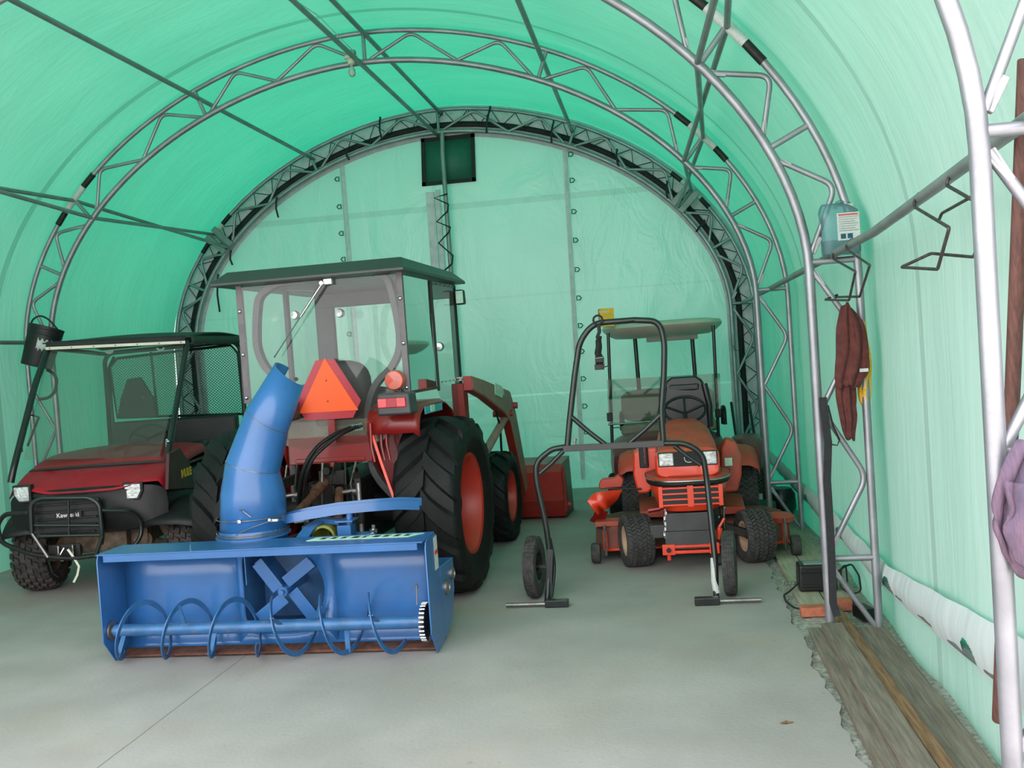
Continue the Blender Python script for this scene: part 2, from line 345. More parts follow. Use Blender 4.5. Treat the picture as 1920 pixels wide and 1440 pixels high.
# ------------------------------------------------------------------ tyres (axle along local X, outer face at +X)
def tyre_mesh(R, rr, W, kind, lug=.02):
    """R outer radius with tread, rr rim radius, W width"""
    b = MB(); R0 = R-lug; h = W/2; sw = R0-rr
    def crown(x): return R0 - (.05 if kind != 'ag' else .05)*R0*min(1, abs(x)/h)**2.6
    prof = [(rr, -h*.78), (rr+sw*.12, -h*.86), (rr+sw*.45, -h*1.0), (rr+sw*.78, -h*.99), (crown(h*.9), -h*.9)]
    prof += [(crown(h*k), h*k) for k in (-.7, -.4, 0, .4, .7)]
    prof += [(crown(h*.9), h*.9), (rr+sw*.78, h*.99), (rr+sw*.45, h*1.0), (rr+sw*.12, h*.86), (rr, h*.78), (rr-.012, h*.70)]
    b.lathe(prof, axis=(1, 0, 0), n=48)
    def P(x, ph, r): return V((x, r*math.cos(ph), r*math.sin(ph)))
    def bar(path, w0, w1, ht):
        """path=[(x,phi)] lug sweeping across the crown"""
        rings = []
        for i, (x, ph) in enumerate(path):
            k = i/(len(path)-1); w = w0*(1-k)+w1*k; rc = crown(min(abs(x), h*.97))
            drop = max(0, abs(x)/h-.9)*R*.35
            rings.append([b.bm.verts.new(q) for q in (P(x, ph-w*.6, rc-drop-.004), P(x, ph-w*.42, rc+ht-drop), P(x, ph+w*.42, rc+ht-drop), P(x, ph+w*.6, rc-drop-.004))])
        for i in range(len(rings)-1): b.skin(rings[i], rings[i+1])
        b.bm.faces.new(rings[0][::-1]); b.bm.faces.new(rings[-1])
    if kind == 'ag':
        n = 14; da = 2*PI/n
        for k in range(n):
            for sgn, off in ((-1, 0), (1, .5)):
                p0 = (k+off)*da
                path = [(sgn*(-.04+1.02*t)*h, p0 + da*.80*(t**.8)) for t in (0, .25, .45, .62, .8, .92, 1.0)]
                bar(path, da*.50, da*.60, lug)
    elif kind == 'turf':
        n = 40; da = 2*PI/n
        for k in range(n):
            for j in range(6):
                x = (-.82+j*.328)*h; p0 = (k+.5*(j % 2))*da; sk = (.22 if j % 2 else -.22)*da
                bar([(x-.12*h, p0-sk), (x+.12*h, p0+sk)], da*.62, da*.62, lug)
    elif kind == 'knob':
        n = 22; da = 2*PI/n
        for k in range(n):
            for j, (x, wd) in enumerate(((-.95, .2), (-.58, .17), (-.2, .17), (.2, .17), (.58, .17), (.95, .2))):
                p0 = (k+.5*(j % 2))*da+random.uniform(-.05, .05)*da
                bar([((x-wd*.8)*h, p0-.1*da), ((x+wd*.8)*h, p0+.1*da)], da*.6, da*.6, lug*random.uniform(.85, 1))
    elif kind == 'rib':
        n = 44; da = 2*PI/n
        for k in range(n):
            for j in range(5):
                x = (-.7+j*.35)*h; bar([(x-.13*h, k*da-.12*da), (x+.13*h, k*da+.12*da)], da*.66, da*.66, lug)
    return b
def wheel(name, R, rr, W, kind, loc, parent, rim, rub='rubber', side=1, lug=.02, dish=.05, label=None, rot=0, rz=0):
    """wheel > tyre, rim, hub: empty-less; the tyre is the part and carries rim and hub as sub-parts"""
    MX = Matrix.Translation(loc) @ Matrix.Rotation(rz, 4, 'Z') @ (Matrix.Rotation(PI, 4, 'Z') if side < 0 else Matrix.Identity(4)) @ Matrix.Rotation(rot, 4, 'X')
    b = tyre_mesh(R, rr, W, kind, lug); b.bm.transform(MX); ty = b.build(name, rub, parent, ang=.7, label=label)
    r = MB(); h = W/2
    r.lathe([(rr-.004, -h*.8), (rr*.90, -h*.7), (rr*.86, 0), (rr*.9, h*.3), (rr*.93, h*.62), (rr, h*.74), (rr+.012, h*.80), (rr+.010, h*.84), (rr-.012, h*.80), (rr*.88, h*.55), (rr*.84, h*.2), (rr*.80, h*.5-dish*2), (rr*.45, h*.5-dish), (rr*.34, h*.5-dish*.8), (rr*.32, h*.5-dish*.6), (.001, h*.5-dish*.6)], axis=(1, 0, 0), n=40)
    r.bm.transform(MX); r.build('rim', rim, ty, ang=.5)
    c = MB(); hx = h*.5-dish*.6
    c.cyl((hx-.01, 0, 0), (hx+.03, 0, 0), rr*.22, 16)
    for k in range(5):
        a = 2*PI*k/5; c.cyl((hx-.012, rr*.33*math.cos(a), rr*.33*math.sin(a)), (hx+.006, rr*.33*math.cos(a), rr*.33*math.sin(a)), rr*.05, 6)
    c.bm.transform(MX); c.build('hub', 'steel_dark', ty)
    return ty
# ================================================================== THE SHELTER
BOT = 0
def sell(a, zc, top, n, k=0):
    """half arch: list of (x, z) from right foot to left foot"""
    b = top-zc; pts = [(a, z) for z in (BOT, .4, .8, 1.2, 1.6)]
    N = 64
    for i in range(N+1):
        t = PI*i/N; c, s_ = math.cos(t), math.sin(t)
        pts.append((a*math.copysign(abs(c)**(2/n), c), zc+b*abs(s_)**(2/n)))
    return pts + [(-a, z) for z in (1.6, 1.2, .8, .4, BOT)]
OUT = dict(a=3.47, zc=1.95, top=4.53, n=1.9); INN = dict(a=3.215, zc=1.98, top=4.275, n=1.87)
def arch_z(d, x):
    b = d['top']-d['zc']; return d['zc']+b*max(0, 1-abs(x/d['a'])**d['n'])**(1/d['n'])
def arch_x(d, z):
    if z <= d['zc']: return d['a']
    b = d['top']-d['zc']; return d['a']*max(0, 1-((z-d['zc'])/b)**d['n'])**(1/d['n'])
SP = (2.657, 5.547, 8.483, 11.415)
YB = 11.52
def truss(Y, name_label, dz=0, zfoot=0):
    t = thing('truss_arch', name_label, 'truss', (0, Y, 0))
    def ch(d, r, nm):
        p = [(x, Y, z+dz) for x, z in sell(**d)]
        p[0] = (p[0][0], Y, zfoot); p[-1] = (p[-1][0], Y, zfoot)
        MB().tube(p, r, 14).build(nm, 'galv', t, ang=1.0)
    ch(OUT, .0215, 'outer_chord'); ch(INN, .0265, 'inner_chord')
    def o_(z): return (arch_x(OUT, z)-.02, z)
    def i_(z): return (arch_x(INN, z)+.02, z)
    def ox(x): return (x, arch_z(OUT, x)-.02)
    def ix(x): return (x, arch_z(INN, x)+.02)
    chains = [[i_(.36), (3.45, .02)], [i_(.44), o_(.84), i_(1.22), o_(1.62), i_(1.97)],
              [i_(2.07), o_(2.42), i_(2.58)], [i_(2.73), o_(3.04), ix(2.76)],
              [ix(2.64), ox(2.58), ix(2.15), ox(1.93), ix(1.56)], [ix(1.46), ox(1.2), ix(.82), ox(.43), ix(.05)]]
    bars = [((3.215, .40), (3.47, .40)), ((3.215, 2.02), (3.47, 2.02)), ((arch_x(INN, 2.65), 2.65), (arch_x(OUT, 2.76), 2.76)), ((2.70, arch_z(INN, 2.70)), (2.86, arch_z(OUT, 2.86))), ((1.51, arch_z(INN, 1.51)), (1.60, arch_z(OUT, 1.60)))]
    for sg in (1, -1):
        for c in chains:
            for k in range(0, len(c)-1, 2):
                seg = c[k:k+3]; pts = [(sg*x, Y, z+dz) for x, z in seg]
                MB().tube(pts, .0155, 10, bend=.07).build('brace', 'galv', t, ang=1.0)
        for (a, b) in bars:
            MB().cyl((sg*a[0], Y, a[1]+dz), (sg*b[0], Y, b[1]+dz), .0175, 12).build('cross_bar', 'galv', t)
    MB().cyl((0, Y, 4.275+dz), (0, Y, 4.53+dz), .0175, 12).build('cross_bar', 'galv', t)
    # silver painted weld flares at the inner nodes
    for sg in (1, -1):
        for (x, z, tx, tz) in ((3.235, .44, 3.28, .52), (3.235, .36, 3.28, .29), (3.235, 1.97, 3.285, 1.89), (3.235, 2.07, 3.285, 2.15), (i_(2.58)[0], 2.58, i_(2.58)[0]+.06, 2.55), (i_(2.73)[0], 2.73, i_(2.73)[0]+.012, 2.80), (*ix(2.76), 2.84, ix(2.76)[1]-.02), (*ix(2.64), 2.635, ix(2.64)[1]+.07)):
            a = V((sg*x, Y, z+dz)); b = V((sg*tx, Y, tz+dz)); d = (b-a); s_ = V((0, 1, 0)).cross(d).normalized()*.017
            wb = MB(); wb.loft([[a+s_+V((0, -.012, 0)), a-s_+V((0, -.012, 0)), a-s_+V((0, .012, 0)), a+s_+V((0, .012, 0))],
                     [b+s_*.6+V((0, -.015, 0)), b-s_*.6+V((0, -.015, 0)), b-s_*.6+V((0, .015, 0)), b+s_*.6+V((0, .015, 0))]])
            wb.build('weld_plate', 'weld', t, bevel=.004)
    # white tape and splice collars at the shoulders
    for sg in (1, -1):
        P0 = [(x, z) for x, z in sell(**OUT) if x > 2.62 and x < 3.12 and z > 3][::1]
        pts = [(sg*x, Y, z+dz) for x, z in P0]
        if len(pts) > 3:
            MB().tube(pts[1:-1], .030, 12).build('tape_wrap', 'white_label', t, label='white tape wrap')
            MB().tube(pts[:2], .027, 12).build('splice_collar', 'steel_dark', t); MB().tube(pts[-2:], .027, 12).build('splice_collar', 'steel_dark', t)
    return t
truss(SP[3], 'arched steel truss standing against the laced back wall')
truss(SP[2], 'complete arched steel truss spanning over the vehicles, with the light bulb')
truss(SP[1], 'arched steel truss with the jug, brown towel and black strap on its right leg')
truss(SP[0], 'nearest steel truss leg with the mauve towel, cut by the right edge', dz=.10, zfoot=0)
Y0 = 2.50
def purlin(a, b, r, label, mt='galv_dull', grp=None):
    o = MB().cyl(a, b, r, 12).build('purlin', mt); return tag(o, label, 'pipe', grp)
purlin((.03, Y0, 4.50), (.03, YB, 4.50), .021, 'upper ridge pipe running along the top of the cover', )
purlin((-.03, Y0, 4.255), (-.03, YB-.02, 4.255), .021, 'lower ridge pipe under the apex, above the light bulb')
purlin((-1.56, Y0, 4.12), (-1.56, YB-.06, 4.12), .021, 'single roof pipe left of the ridge')
purlin((1.56, Y0, 4.12), (1.56, YB-.06, 4.12), .021, 'single roof pipe right of the ridge')
def shoulder(sg, k):
    ya = ([Y0]+list(SP))[k]+.0; yb = ([Y0]+list(SP))[k+1]
    side = 'left' if sg < 0 else 'right'
    bay = ('', 'in the nearest bay', 'in the middle bay', 'in the far bay')[k]
    i = (sg*2.69, 3.15); o_ = (sg*2.86, 3.325)
    for (p, q, nm) in ((i, o_, 'rising'), (o_, i, 'falling')):
        purlin((p[0], ya, p[1]), (q[0], yb, q[1]), .018, '%s half of the crossed pipes on the %s shoulder %s' % (nm, side, bay))
for sg in (-1, 1):
    for k in range(1, 4): shoulder(sg, k)
# side rails
MB_ = MB().tube([(3.34, 2.55, 2.15), (3.34, 3.5, 2.105), (3.34, 4.5, 2.06), (3.34, 5.56, 2.05), (3.34, 8.48, 2.03), (3.34, 11.4, 2.02)], .021, 12)
tag(MB_.build('side_rail', 'galv_dull'), 'right wall rail carrying the bent wire hooks', 'pipe')
tag(MB().tube([(-3.36, Y0, 2.06), (-3.36, 11.4, 2.04)], .019, 12).build('side_rail', 'galv_dull'), 'left wall rail passing behind the black pail', 'pipe')
# ---- cover (one curved sheet, split at rail height into walls and ceiling)
CV = dict(a=3.56, zc=1.95, top=4.60, n=1.9)
BOT = -.14
prof = sell(**CV)
ys = [Y0+i*(YB-Y0)/120 for i in range(121)]
def sag(x, z, y):
    """cover pulled on the trusses and hanging a little looser between them"""
    k = min(abs(y-s_) for s_ in SP); return 1-.004*math.cos(min(k, 1.4)*1.1)
def sheet(pp, nm, mt='cover'):
    b = MB()
    vs = [[b.bm.verts.new((x+(.012*math.sin(y*5.1+x)*min(1, max(0, (2.4-z)))), y, z)) for (x, z) in pp] for y in ys]
    for i in range(len(ys)-1):
        for j in range(len(pp)-1): b.bm.faces.new((vs[i][j], vs[i+1][j], vs[i+1][j+1], vs[i][j+1]))
    return struct(b.build(nm, mt, ang=3))
rp_ = [p for p in prof if p[0] > 0 and p[1] <= 2.1]; lp_ = [p for p in prof if p[0] < 0 and p[1] <= 2.1]
cl_ = [rp_[-1]]+[p for p in prof if p[1] > 2.1]+[lp_[0]]
def refine(pp):
    q = []
    for i in range(len(pp)-1):
        q.append(pp[i])
        if abs(pp[i+1][1]-pp[i][1]) > .3: q.append(((pp[i][0]+pp[i+1][0])/2, (pp[i][1]+pp[i+1][1])/2))
    return q+[pp[-1]]
sheet(refine(rp_), 'wall_right'); sheet(refine(lp_), 'wall_left'); sheet(cl_, 'ceiling')
# ---- back wall: green panel inside a grey margin band
b = MB(); arc = sell(a=3.56, zc=1.95, top=4.60, n=1.9); b.face([(x, YB, z) for x, z in arc]); struct(b.build('wall_back', 'endwall'))
b = MB(); oi = sell(a=3.17, zc=1.98, top=4.225, n=1.87); oo = sell(a=3.55, zc=1.95, top=4.59, n=1.9)
va = [b.bm.verts.new((x, YB-.012, z)) for x, z in oi]; vb = [b.bm.verts.new((x, YB-.012, z)) for x, z in oo]
for i in range(len(oi)-1): b.bm.faces.new((va[i], va[i+1], vb[i+1], vb[i]))
struct(b.build('trim_1', 'greyband', solid=.004))
# black hem tape round the end panel
hm = sell(a=3.34, zc=1.97, top=4.40, n=1.88)
b = MB(); hm2 = sell(a=3.275, zc=1.97, top=4.335, n=1.88)
va = [b.bm.verts.new((x, YB-.035, z)) for x, z in hm]; vb = [b.bm.verts.new((x, YB-.035, z)) for x, z in hm2]
for i in range(len(hm)-1): b.bm.faces.new((va[i], va[i+1], vb[i+1], vb[i]))
struct(b.build('trim_2', 'black_strap', solid=.008))
BOT = 0
# lacing cord zigzagging between the hem and the outer chord
arcs = [(x, z) for x, z in sell(a=3.30, zc=1.97, top=4.36, n=1.88)]
def along(pts, step):
    L_ = [0]
    for i in range(1, len(pts)): L_.append(L_[-1]+math.hypot(pts[i][0]-pts[i-1][0], pts[i][1]-pts[i-1][1]))
    out = []; s_ = 0; i = 0
    while s_ < L_[-1]:
        while L_[i+1] < s_: i += 1
        k = (s_-L_[i])/(L_[i+1]-L_[i]); out.append((pts[i][0]*(1-k)+pts[i+1][0]*k, pts[i][1]*(1-k)+pts[i+1][1]*k)); s_ += step
    return out
A1 = along(arcs, .135); cord = []
for k, (x, z) in enumerate(A1):
    if z < 1.97: nx, nz = math.copysign(1, x), 0
    else:
        nx, nz = x/3.3, (z-1.97)/2.4; l = math.hypot(nx, nz); nx, nz = nx/l, nz/l
    cord.append((x+nx*(.16 if k % 2 else .0), YB-.06-(.03 if k % 2 else 0), z+nz*(.16 if k % 2 else .0)))
tag(MB().tube(cord, .0075, 6).build('lacing_cord', 'black_strap'), 'black cord lacing the back wall panel to the rear truss', 'cord')
# thin straps tying the hem, with loose tails
ties = [(650, 285, 655, 300, 640), (518, 375, 522, 408, 500), (712, 225, 716, 262, 705), (918, 205, 912, 250, 921), (1037, 232, 1034, 268, 1040), (1156, 285, 1160, 312, 1150), (1250, 345, 1252, 372, 1256), (1320, 418, 1305, 435, 1345), (408, 520, 412, 585, 410), (432, 475, 436, 497, 415), (1372, 519, 1388, 522, 1408), (1375, 655, 1392, 658, 1408)]
names = ['at the left end of the ridge window', 'hanging over the left seam line']
for k, (x1, y1, x2, y2, x0) in enumerate(ties):
    a = gy(x1, y1-6, 11.36); m1 = gy(x1, y1, 11.35); e = gy(x2, y2, 11.37)
    o = MB().strap([a, (a+m1)/2+V((.01, 0, .0)), m1, (m1+e)/2+V((-.012, -.01, 0)), e], .022, .004, (0, 1, 0) if k > 9 else (1, .2, 0)).build('tie_strap', 'black_strap')
    tag(o, 'short black tie strap hanging from the hem of the back arch', 'strap', 'black tie straps around the back arch')
# end-wall centre post, ridge window, folded flap and its lacing
t = thing('center_post', 'steel post dropping from the apex in front of the dark ridge window', 'post', (.03, 11.40, 0))
MB().tube([(.04, 11.40, 4.25), (.035, 11.40, 4.10), (.03, 11.40, 4.05), (.03, 11.40, 0)], .027, 14).build('tube', 'galv_dull', t)
MB().cyl((.04, 11.40, 4.02), (.04, 11.40, 4.27), .018, 12).build('tube_end', 'galv', t)
wt = [(-.215, 4.215), (.385, 4.215), (.365, 3.70), (-.24, 3.70)]
b = MB(); b.face([(x, YB-.02, z) for x, z in wt]); wn = struct(b.build('window_1', 'mesh_win', solid=.006))
b = MB(); w_ = .045
q = [V((x, YB-.028, z)) for x, z in wt]
for i in range(4):
    a, c = q[i], q[(i+1) % 4]; d = (c-a).normalized(); b.strap([a-d*w_/2, c+d*w_/2], w_, .01, d.cross(V((0, 1, 0))))
o = b.build('window_border', 'black_strap', wn)
MB().box((-.175, YB-.03, 3.05), (.10, .02, 1.1)).box((-.08, YB-.045, 3.05), (.055, .02, 1.14)).build('window_flap', 'greyband', wn, bevel=.004)
zz = [(-.06, 3.55), (.02, 3.57), (.06, 3.50), (-.06, 3.34), (.05, 3.43), (.06, 3.24), (-.06, 3.22), (.06, 3.18), (-.06, 3.05), (.07, 2.93), (.05, 2.80), (-.04, 2.72)]
zz = [(-.09, 3.51), (.055, 3.54), (.06, 3.45), (-.07, 3.52)]
zz = [(.06, 3.54), (-.10, 3.51), (.065, 3.42), (.05, 3.34), (-.09, 3.23), (.07, 3.15), (.05, 3.10), (-.085, 2.98), (.075, 2.82), (.06, 2.73), (-.06, 2.64)]
tag(MB().tube([(x, 11.36, z) for x, z in zz], .010, 6).build('lacing_cord', 'black_strap'), 'black cord zigzagging from the centre post to the folded window flap', 'cord')
# seam cords with black rings
def seam(x0, z0, x1, z1, ring, lab, side):
    t = MB(); t.tube([(x0, YB-.03, z0), ((x0+x1)/2, YB-.03, (z0+z1)/2), (x1, YB-.03, z1)], .006, 6)
    t.strap([(x0-.03*side, YB-.015, z0), (x1-.03*side, YB-.015, z1)], .035, .004)
    tag(t.build('door_cord', 'greyband'), 'thin grey cord down the %s door seam of the back wall' % lab, 'cord')
    for k, z in enumerate(ring):
        f = (z-z0)/(z1-z0); x = x0+(x1-x0)*f+.045*side; s_ = side
        o = MB().tube([(x-.022*s_, YB-.04, z-.026), (x-.022*s_, YB-.04, z+.026), (x+.012*s_, YB-.04, z+.022), (x+.03*s_, YB-.04, z), (x+.012*s_, YB-.04, z-.022)], .0062, 6, closed=True).build('seam_ring', 'black_strap')
        tag(o, 'small black ring on the %s door seam of the back wall' % lab, 'ring', 'black rings on the %s door seam' % lab)
seam(1.475, 4.07, 1.43, .10, [3.88, 3.58, 3.22, 2.89, 2.55, 2.22, 1.90, 1.60, 1.28, .96, .66], 'right', 1)
seam(-1.25, 4.02, -1.24, .10, [3.86, 3.53, 3.21, 2.90, 2.0, 1.6], 'left', -1)
# ---- ground
def edge(y): return 3.05 + .012*math.sin(y*7.3)+.010*math.sin(y*17.1+1)+.006*math.sin(y*41+2)
ey = [-1+i*.045 for i in range(int((YB+.3+1)/.045))]
b = MB(); top = [b.bm.verts.new((edge(y)+random.uniform(-.003, .003), y, 0)) for y in ey]; lf = [b.bm.verts.new((-3.9, y, 0)) for y in ey]; lo = [b.bm.verts.new((edge(y)-.004, y, -.12)) for y in ey]
for i in range(len(ey)-1): b.bm.faces.new((lf[i], top[i], top[i+1], lf[i+1])); b.bm.faces.new((top[i], lo[i], lo[i+1], top[i+1]))
m = mat('grey floor concrete', (.33, .298, .28), .72, var=.10, scale=1.6, bump=.12, bscale=45, dust=.35, dcol=(.27, .25, .215), dscale=1.1)
nt = m.node_tree; L = nt.links.new; bs = nt.nodes['Principled BSDF']; src = bs.inputs['Base Color'].links[0].from_socket
tcn = _n(nt, 'ShaderNodeTexCoord'); sp = _n(nt, 'ShaderNodeSeparateXYZ'); L(tcn.outputs['Object'], sp.inputs[0])
def nmath(op, a, bb):
    n = _n(nt, 'ShaderNodeMath', operation=op)
    for i, v in enumerate((a, bb)):
        if hasattr(v, 'links'): L(v, n.inputs[i])
        else: n.inputs[i].default_value = v
    return n.outputs[0]
nz = _n(nt, 'ShaderNodeTexNoise'); nz.inputs['Scale'].default_value = 3; L(tcn.outputs['Object'], nz.inputs['Vector'])
dx = nmath('ABSOLUTE', nmath('SUBTRACT', sp.outputs['X'], nmath('ADD', -.10, nmath('MULTIPLY', nmath('SUBTRACT', nz.outputs[0], .5), .01))), 0)
jt = nmath('LESS_THAN', dx, .0035)
dy = nmath('LESS_THAN', nmath('ABSOLUTE', nmath('SUBTRACT', sp.outputs['Y'], 6.95), 0), .004)
# tan stains
n5 = _n(nt, 'ShaderNodeTexNoise'); n5.inputs['Scale'].default_value = .9; n5.inputs['Detail'].default_value = 6; L(tcn.outputs['Object'], n5.inputs['Vector'])
r5 = _n(nt, 'ShaderNodeValToRGB'); L(n5.outputs[0], r5.inputs[0]); r5.color_ramp.elements[0].position = .52; r5.color_ramp.elements[0].color = (0, 0, 0, 1); r5.color_ramp.elements[1].position = .72; r5.color_ramp.elements[1].color = (.5, .5, .5, 1)
mx = _n(nt, 'ShaderNodeMix', data_type='RGBA'); L(r5.outputs[0], mx.inputs[0]); L(src, mx.inputs[6]); mx.inputs[7].default_value = (.34, .26, .19, 1)
# fine dark specks
n6 = _n(nt, 'ShaderNodeTexNoise'); n6.inputs['Scale'].default_value = 26; n6.inputs['Detail'].default_value = 3; L(tcn.outputs['Object'], n6.inputs['Vector'])
r6 = _n(nt, 'ShaderNodeValToRGB'); L(n6.outputs[0], r6.inputs[0]); r6.color_ramp.elements[0].position = .66; r6.color_ramp.elements[0].color = (0, 0, 0, 1); r6.color_ramp.elements[1].position = .76; r6.color_ramp.elements[1].color = (.5, .5, .5, 1)
m6 = _n(nt, 'ShaderNodeMix', data_type='RGBA'); L(r6.outputs[0], m6.inputs[0]); L(mx.outputs[2], m6.inputs[6]); m6.inputs[7].default_value = (.20, .18, .15, 1)
mj = _n(nt, 'ShaderNodeMix', data_type='RGBA'); L(jt, mj.inputs[0]); L(m6.outputs[2], mj.inputs[6]); mj.inputs[7].default_value = (.16, .14, .12, 1)
L(mj.outputs[2], bs.inputs['Base Color'])
struct(b.build('floor', m))
# gravel strip between slab and cover, and the yard outside
b = MB(); NX, NY = 26, 420
def gr(u, v):
    x = 3.02+u*.62; y = -.6+v*12.4
    z = -.022+.004*math.sin(x*37+y*11)+random.uniform(-.003, .003)
    if u == 0: z = -.04
    return (x, y, z)
b.grid(gr, NX, NY)
struct(b.build('trim_3', mat('gravel soil', (.36, .335, .29), .9, var=.35, scale=40, bump=.6, bscale=90, dust=.4, dcol=(.12, .10, .075), dscale=16), ang=.4))
b = MB(); b.face([(-40, -40, -.13), (40, -40, -.13), (40, 50, -.13), (-40, 50, -.13)]); struct(b.build('trim_5', mat('yard ground', (.34, .33, .30), .9, var=.2, scale=.6)))
# ---- white skirt band along the right wall with oval cutouts
holes = [(4.07, .275), (5.46, .275), (8.38, .27), (6.9, .27)]
b = MB(); n_y = 640; n_z = 26; ya, yb = 2.6, 11.3
def zb(y): return .205+.11*max(0, 5.5-y)/1.86
vs = {}
def sk(i, j):
    y = ya+(yb-ya)*i/n_y; z = zb(y)+(.155+.085*max(0, 5.5-y)/1.86)*j/n_z
    return V((3.525-.022*math.sin(PI*j/n_z)+.004*math.sin(y*13+z*9)+.0008*math.sin(y*47+math.sin(y*5)*3), y, z))
for i in range(n_y):
    for j in range(n_z):
        c = (sk(i, j)+sk(i+1, j+1))/2
        if any(((c.y-hy)/.10)**2+((c.z-zb(hy)-.03)/.075)**2 < 1 for hy, hz in holes): continue
        q = []
        for (a, d) in ((i, j), (i+1, j), (i+1, j+1), (i, j+1)):
            if (a, d) not in vs: vs[(a, d)] = b.bm.verts.new(sk(a, d))
            q.append(vs[(a, d)])
        b.bm.faces.new(q)
struct(b.build('trim_4', 'skirt', ang=1))
tag(MB().tube([(3.535, 2.6, .42), (3.535, 4.2, .31), (3.535, 5.5, .24), (3.535, 11.3, .24)], .02, 10).build('skirt_pipe', 'galv_dull'), 'tension pipe inside the white skirt pocket, seen through the oval cutouts', 'pipe')
# ---- bulb and holder under the ridge
t = thing('light_fixture', 'bare bulb in a cream holder under the ridge of the middle truss', 'lamp', (-.10, 8.40, 4.30))
MB().box((-.10, 8.40, 4.335), (.085, .06, .05)).build('junction_box', 'galv_dull', t, bevel=.006)
MB().lathe([(.0, 4.312), (.058, 4.31), (.062, 4.30), (.055, 4.288), (.034, 4.28), (.03, 4.245), (.022, 4.24), (.0, 4.24)], (-.10, 8.40, 0), n=24).build('lamp_holder', 'cream', t)
MB().lathe([(.013, 4.24), (.015, 4.22), (.028, 4.195), (.032, 4.175), (.028, 4.15), (.015, 4.137), (.0005, 4.134)], (-.10, 8.40, 0), n=24).build('bulb', 'bulb_glass', t)
tag(MB().tube([(-.08, 8.40, 4.36), (-.10, 7.6, 4.40), (-.12, 6.5, 4.31), (-.06, 5.55, 4.30), (-.05, 4.4, 4.33), (-.03, 3, 4.30)], .004, 6).build('electric_cable', 'greyband'), 'thin lamp cable looping beside the ridge pipes', 'cable')
# ================================================================== SNOW BLOWER (behind the tractor, open side to the camera)
sb = thing('snow_blower', 'blue two-stage snow blower with tall curved chute standing behind the tractor', 'snow blower', (.06, 5.6, 0))
XL, XR, YF, YK = -.885, 1.055, 5.21, 5.48
T = .008
MB().box(((XL+XR)/2, (YF+YK)/2-.01, .652), (XR-XL-.016, YK-YF+.02, T)).box(((XL+XR)/2+.005, YF-.012, .632), (XR-XL-.09, T, .045)).build('top_plate', 'blue', sb, bevel=.002)
# back sheet with a round mouth for the impeller, curling forward to the scraper
HX, HZ, HR = .134, .352, .235
b = MB(); N = 40
def backpt(x, z): return (x, YK-(0 if z > .12 else .05*((.12-z)/.10)**2), z)
def hole(a):
    c, s_ = math.cos(a), math.sin(a)
    if c >= 0: return HR*(1+.0*abs(s_))
    return min(.262/max(1e-6, -c), HR/max(1e-6, abs(s_)), .32)
ring = [backpt(HX+HR*math.cos(2*PI*i/N), HZ+HR*math.sin(2*PI*i/N)) for i in range(N)]
def outer(a):
    c, s_ = math.cos(a), math.sin(a); k = 9
    if c > 1e-6: k = min(k, (HX+.30-HX)/c)
    if c < -1e-6: k = min(k, (-.30)/c)
    if s_ > 1e-6: k = min(k, (.650-HZ)/s_)
    if s_ < -1e-6: k = min(k, (HZ-.04-.0)/-s_)
    return backpt(HX+k*c, max(.02, HZ+k*s_))
angs = sorted([2*PI*i/N for i in range(N)]+[math.atan2(.650-HZ, .30), math.atan2(.650-HZ, -.30), 2*PI+math.atan2(-(HZ-.04), .30), 2*PI+math.atan2(-(HZ-.04), -.30)])
i1 = [b.bm.verts.new(backpt(HX+hole(a)*math.cos(a), HZ+hole(a)*math.sin(a))) for a in angs]; i2 = [b.bm.verts.new(outer(a)) for a in angs]
b.skin(i1, i2)
zs = [.65, .45, .30, .22, .18, .14, .10, .06, .04]
for xa, xb in ((XL+.01, HX-.30), (HX+.30, XR-.01)):
    b.grid(lambda u, v: backpt(xa+(xb-xa)*u, zs[min(8, int(round(v*8)))]), 6, 8)
b.build('back_sheet', 'blue', sb, ang=.5, solid=.006)
MB().box(((XL+XR)/2, 5.40, .026), (XR-XL-.02, .10, .012), Rx(.15)).build('scraper_blade', 'rust', sb, bevel=.002, label='rusty scraper blade')
for nm, x, s_ in (('side_plate', XL, -1), ('side_plate', XR, 1)):
    p = [(YF, .61), (YF+.015, .645), (YF+.05, .657), (YK-.01, .645), (YK+.015, .43), (YK+.03, .02), (5.32, .0), (YF, .14)]
    MB().prism([(x-.004, y, z) for y, z in p], (.008, 0, 0)).build(nm, 'blue', sb, bevel=.002)
# side chain case with bearings
c = MB(); c.prism([(XR-.085, 5.50, .445), (XR-.085, 5.86, .425), (XR-.085, 5.84, .24), (XR-.085, 5.74, .08), (XR-.085, 5.54, .02), (XR-.085, 5.50, .04)], (.09, 0, 0)); cc = c.build('chain_case', 'blue', sb, bevel=.006)
for y, z, r in ((5.62, .30, .045), (5.78, .345, .04)):
    MB().lathe([(r, 0), (r, .012), (r*.7, .018), (r*.66, .012), (r*.3, .012), (0, .014)], (XR+.005, y, z), (1, 0, 0), 20).build('bearing', 'steel', cc)
MB().box((XR+.0065, 5.425, .545), (.002, .075, .185)).build('warning_label', 'white_label', sb)
MB().box((XR+.0085, 5.425, .55), (.002, .073, .022)).build('label_stripe', 'ink_red', sb)
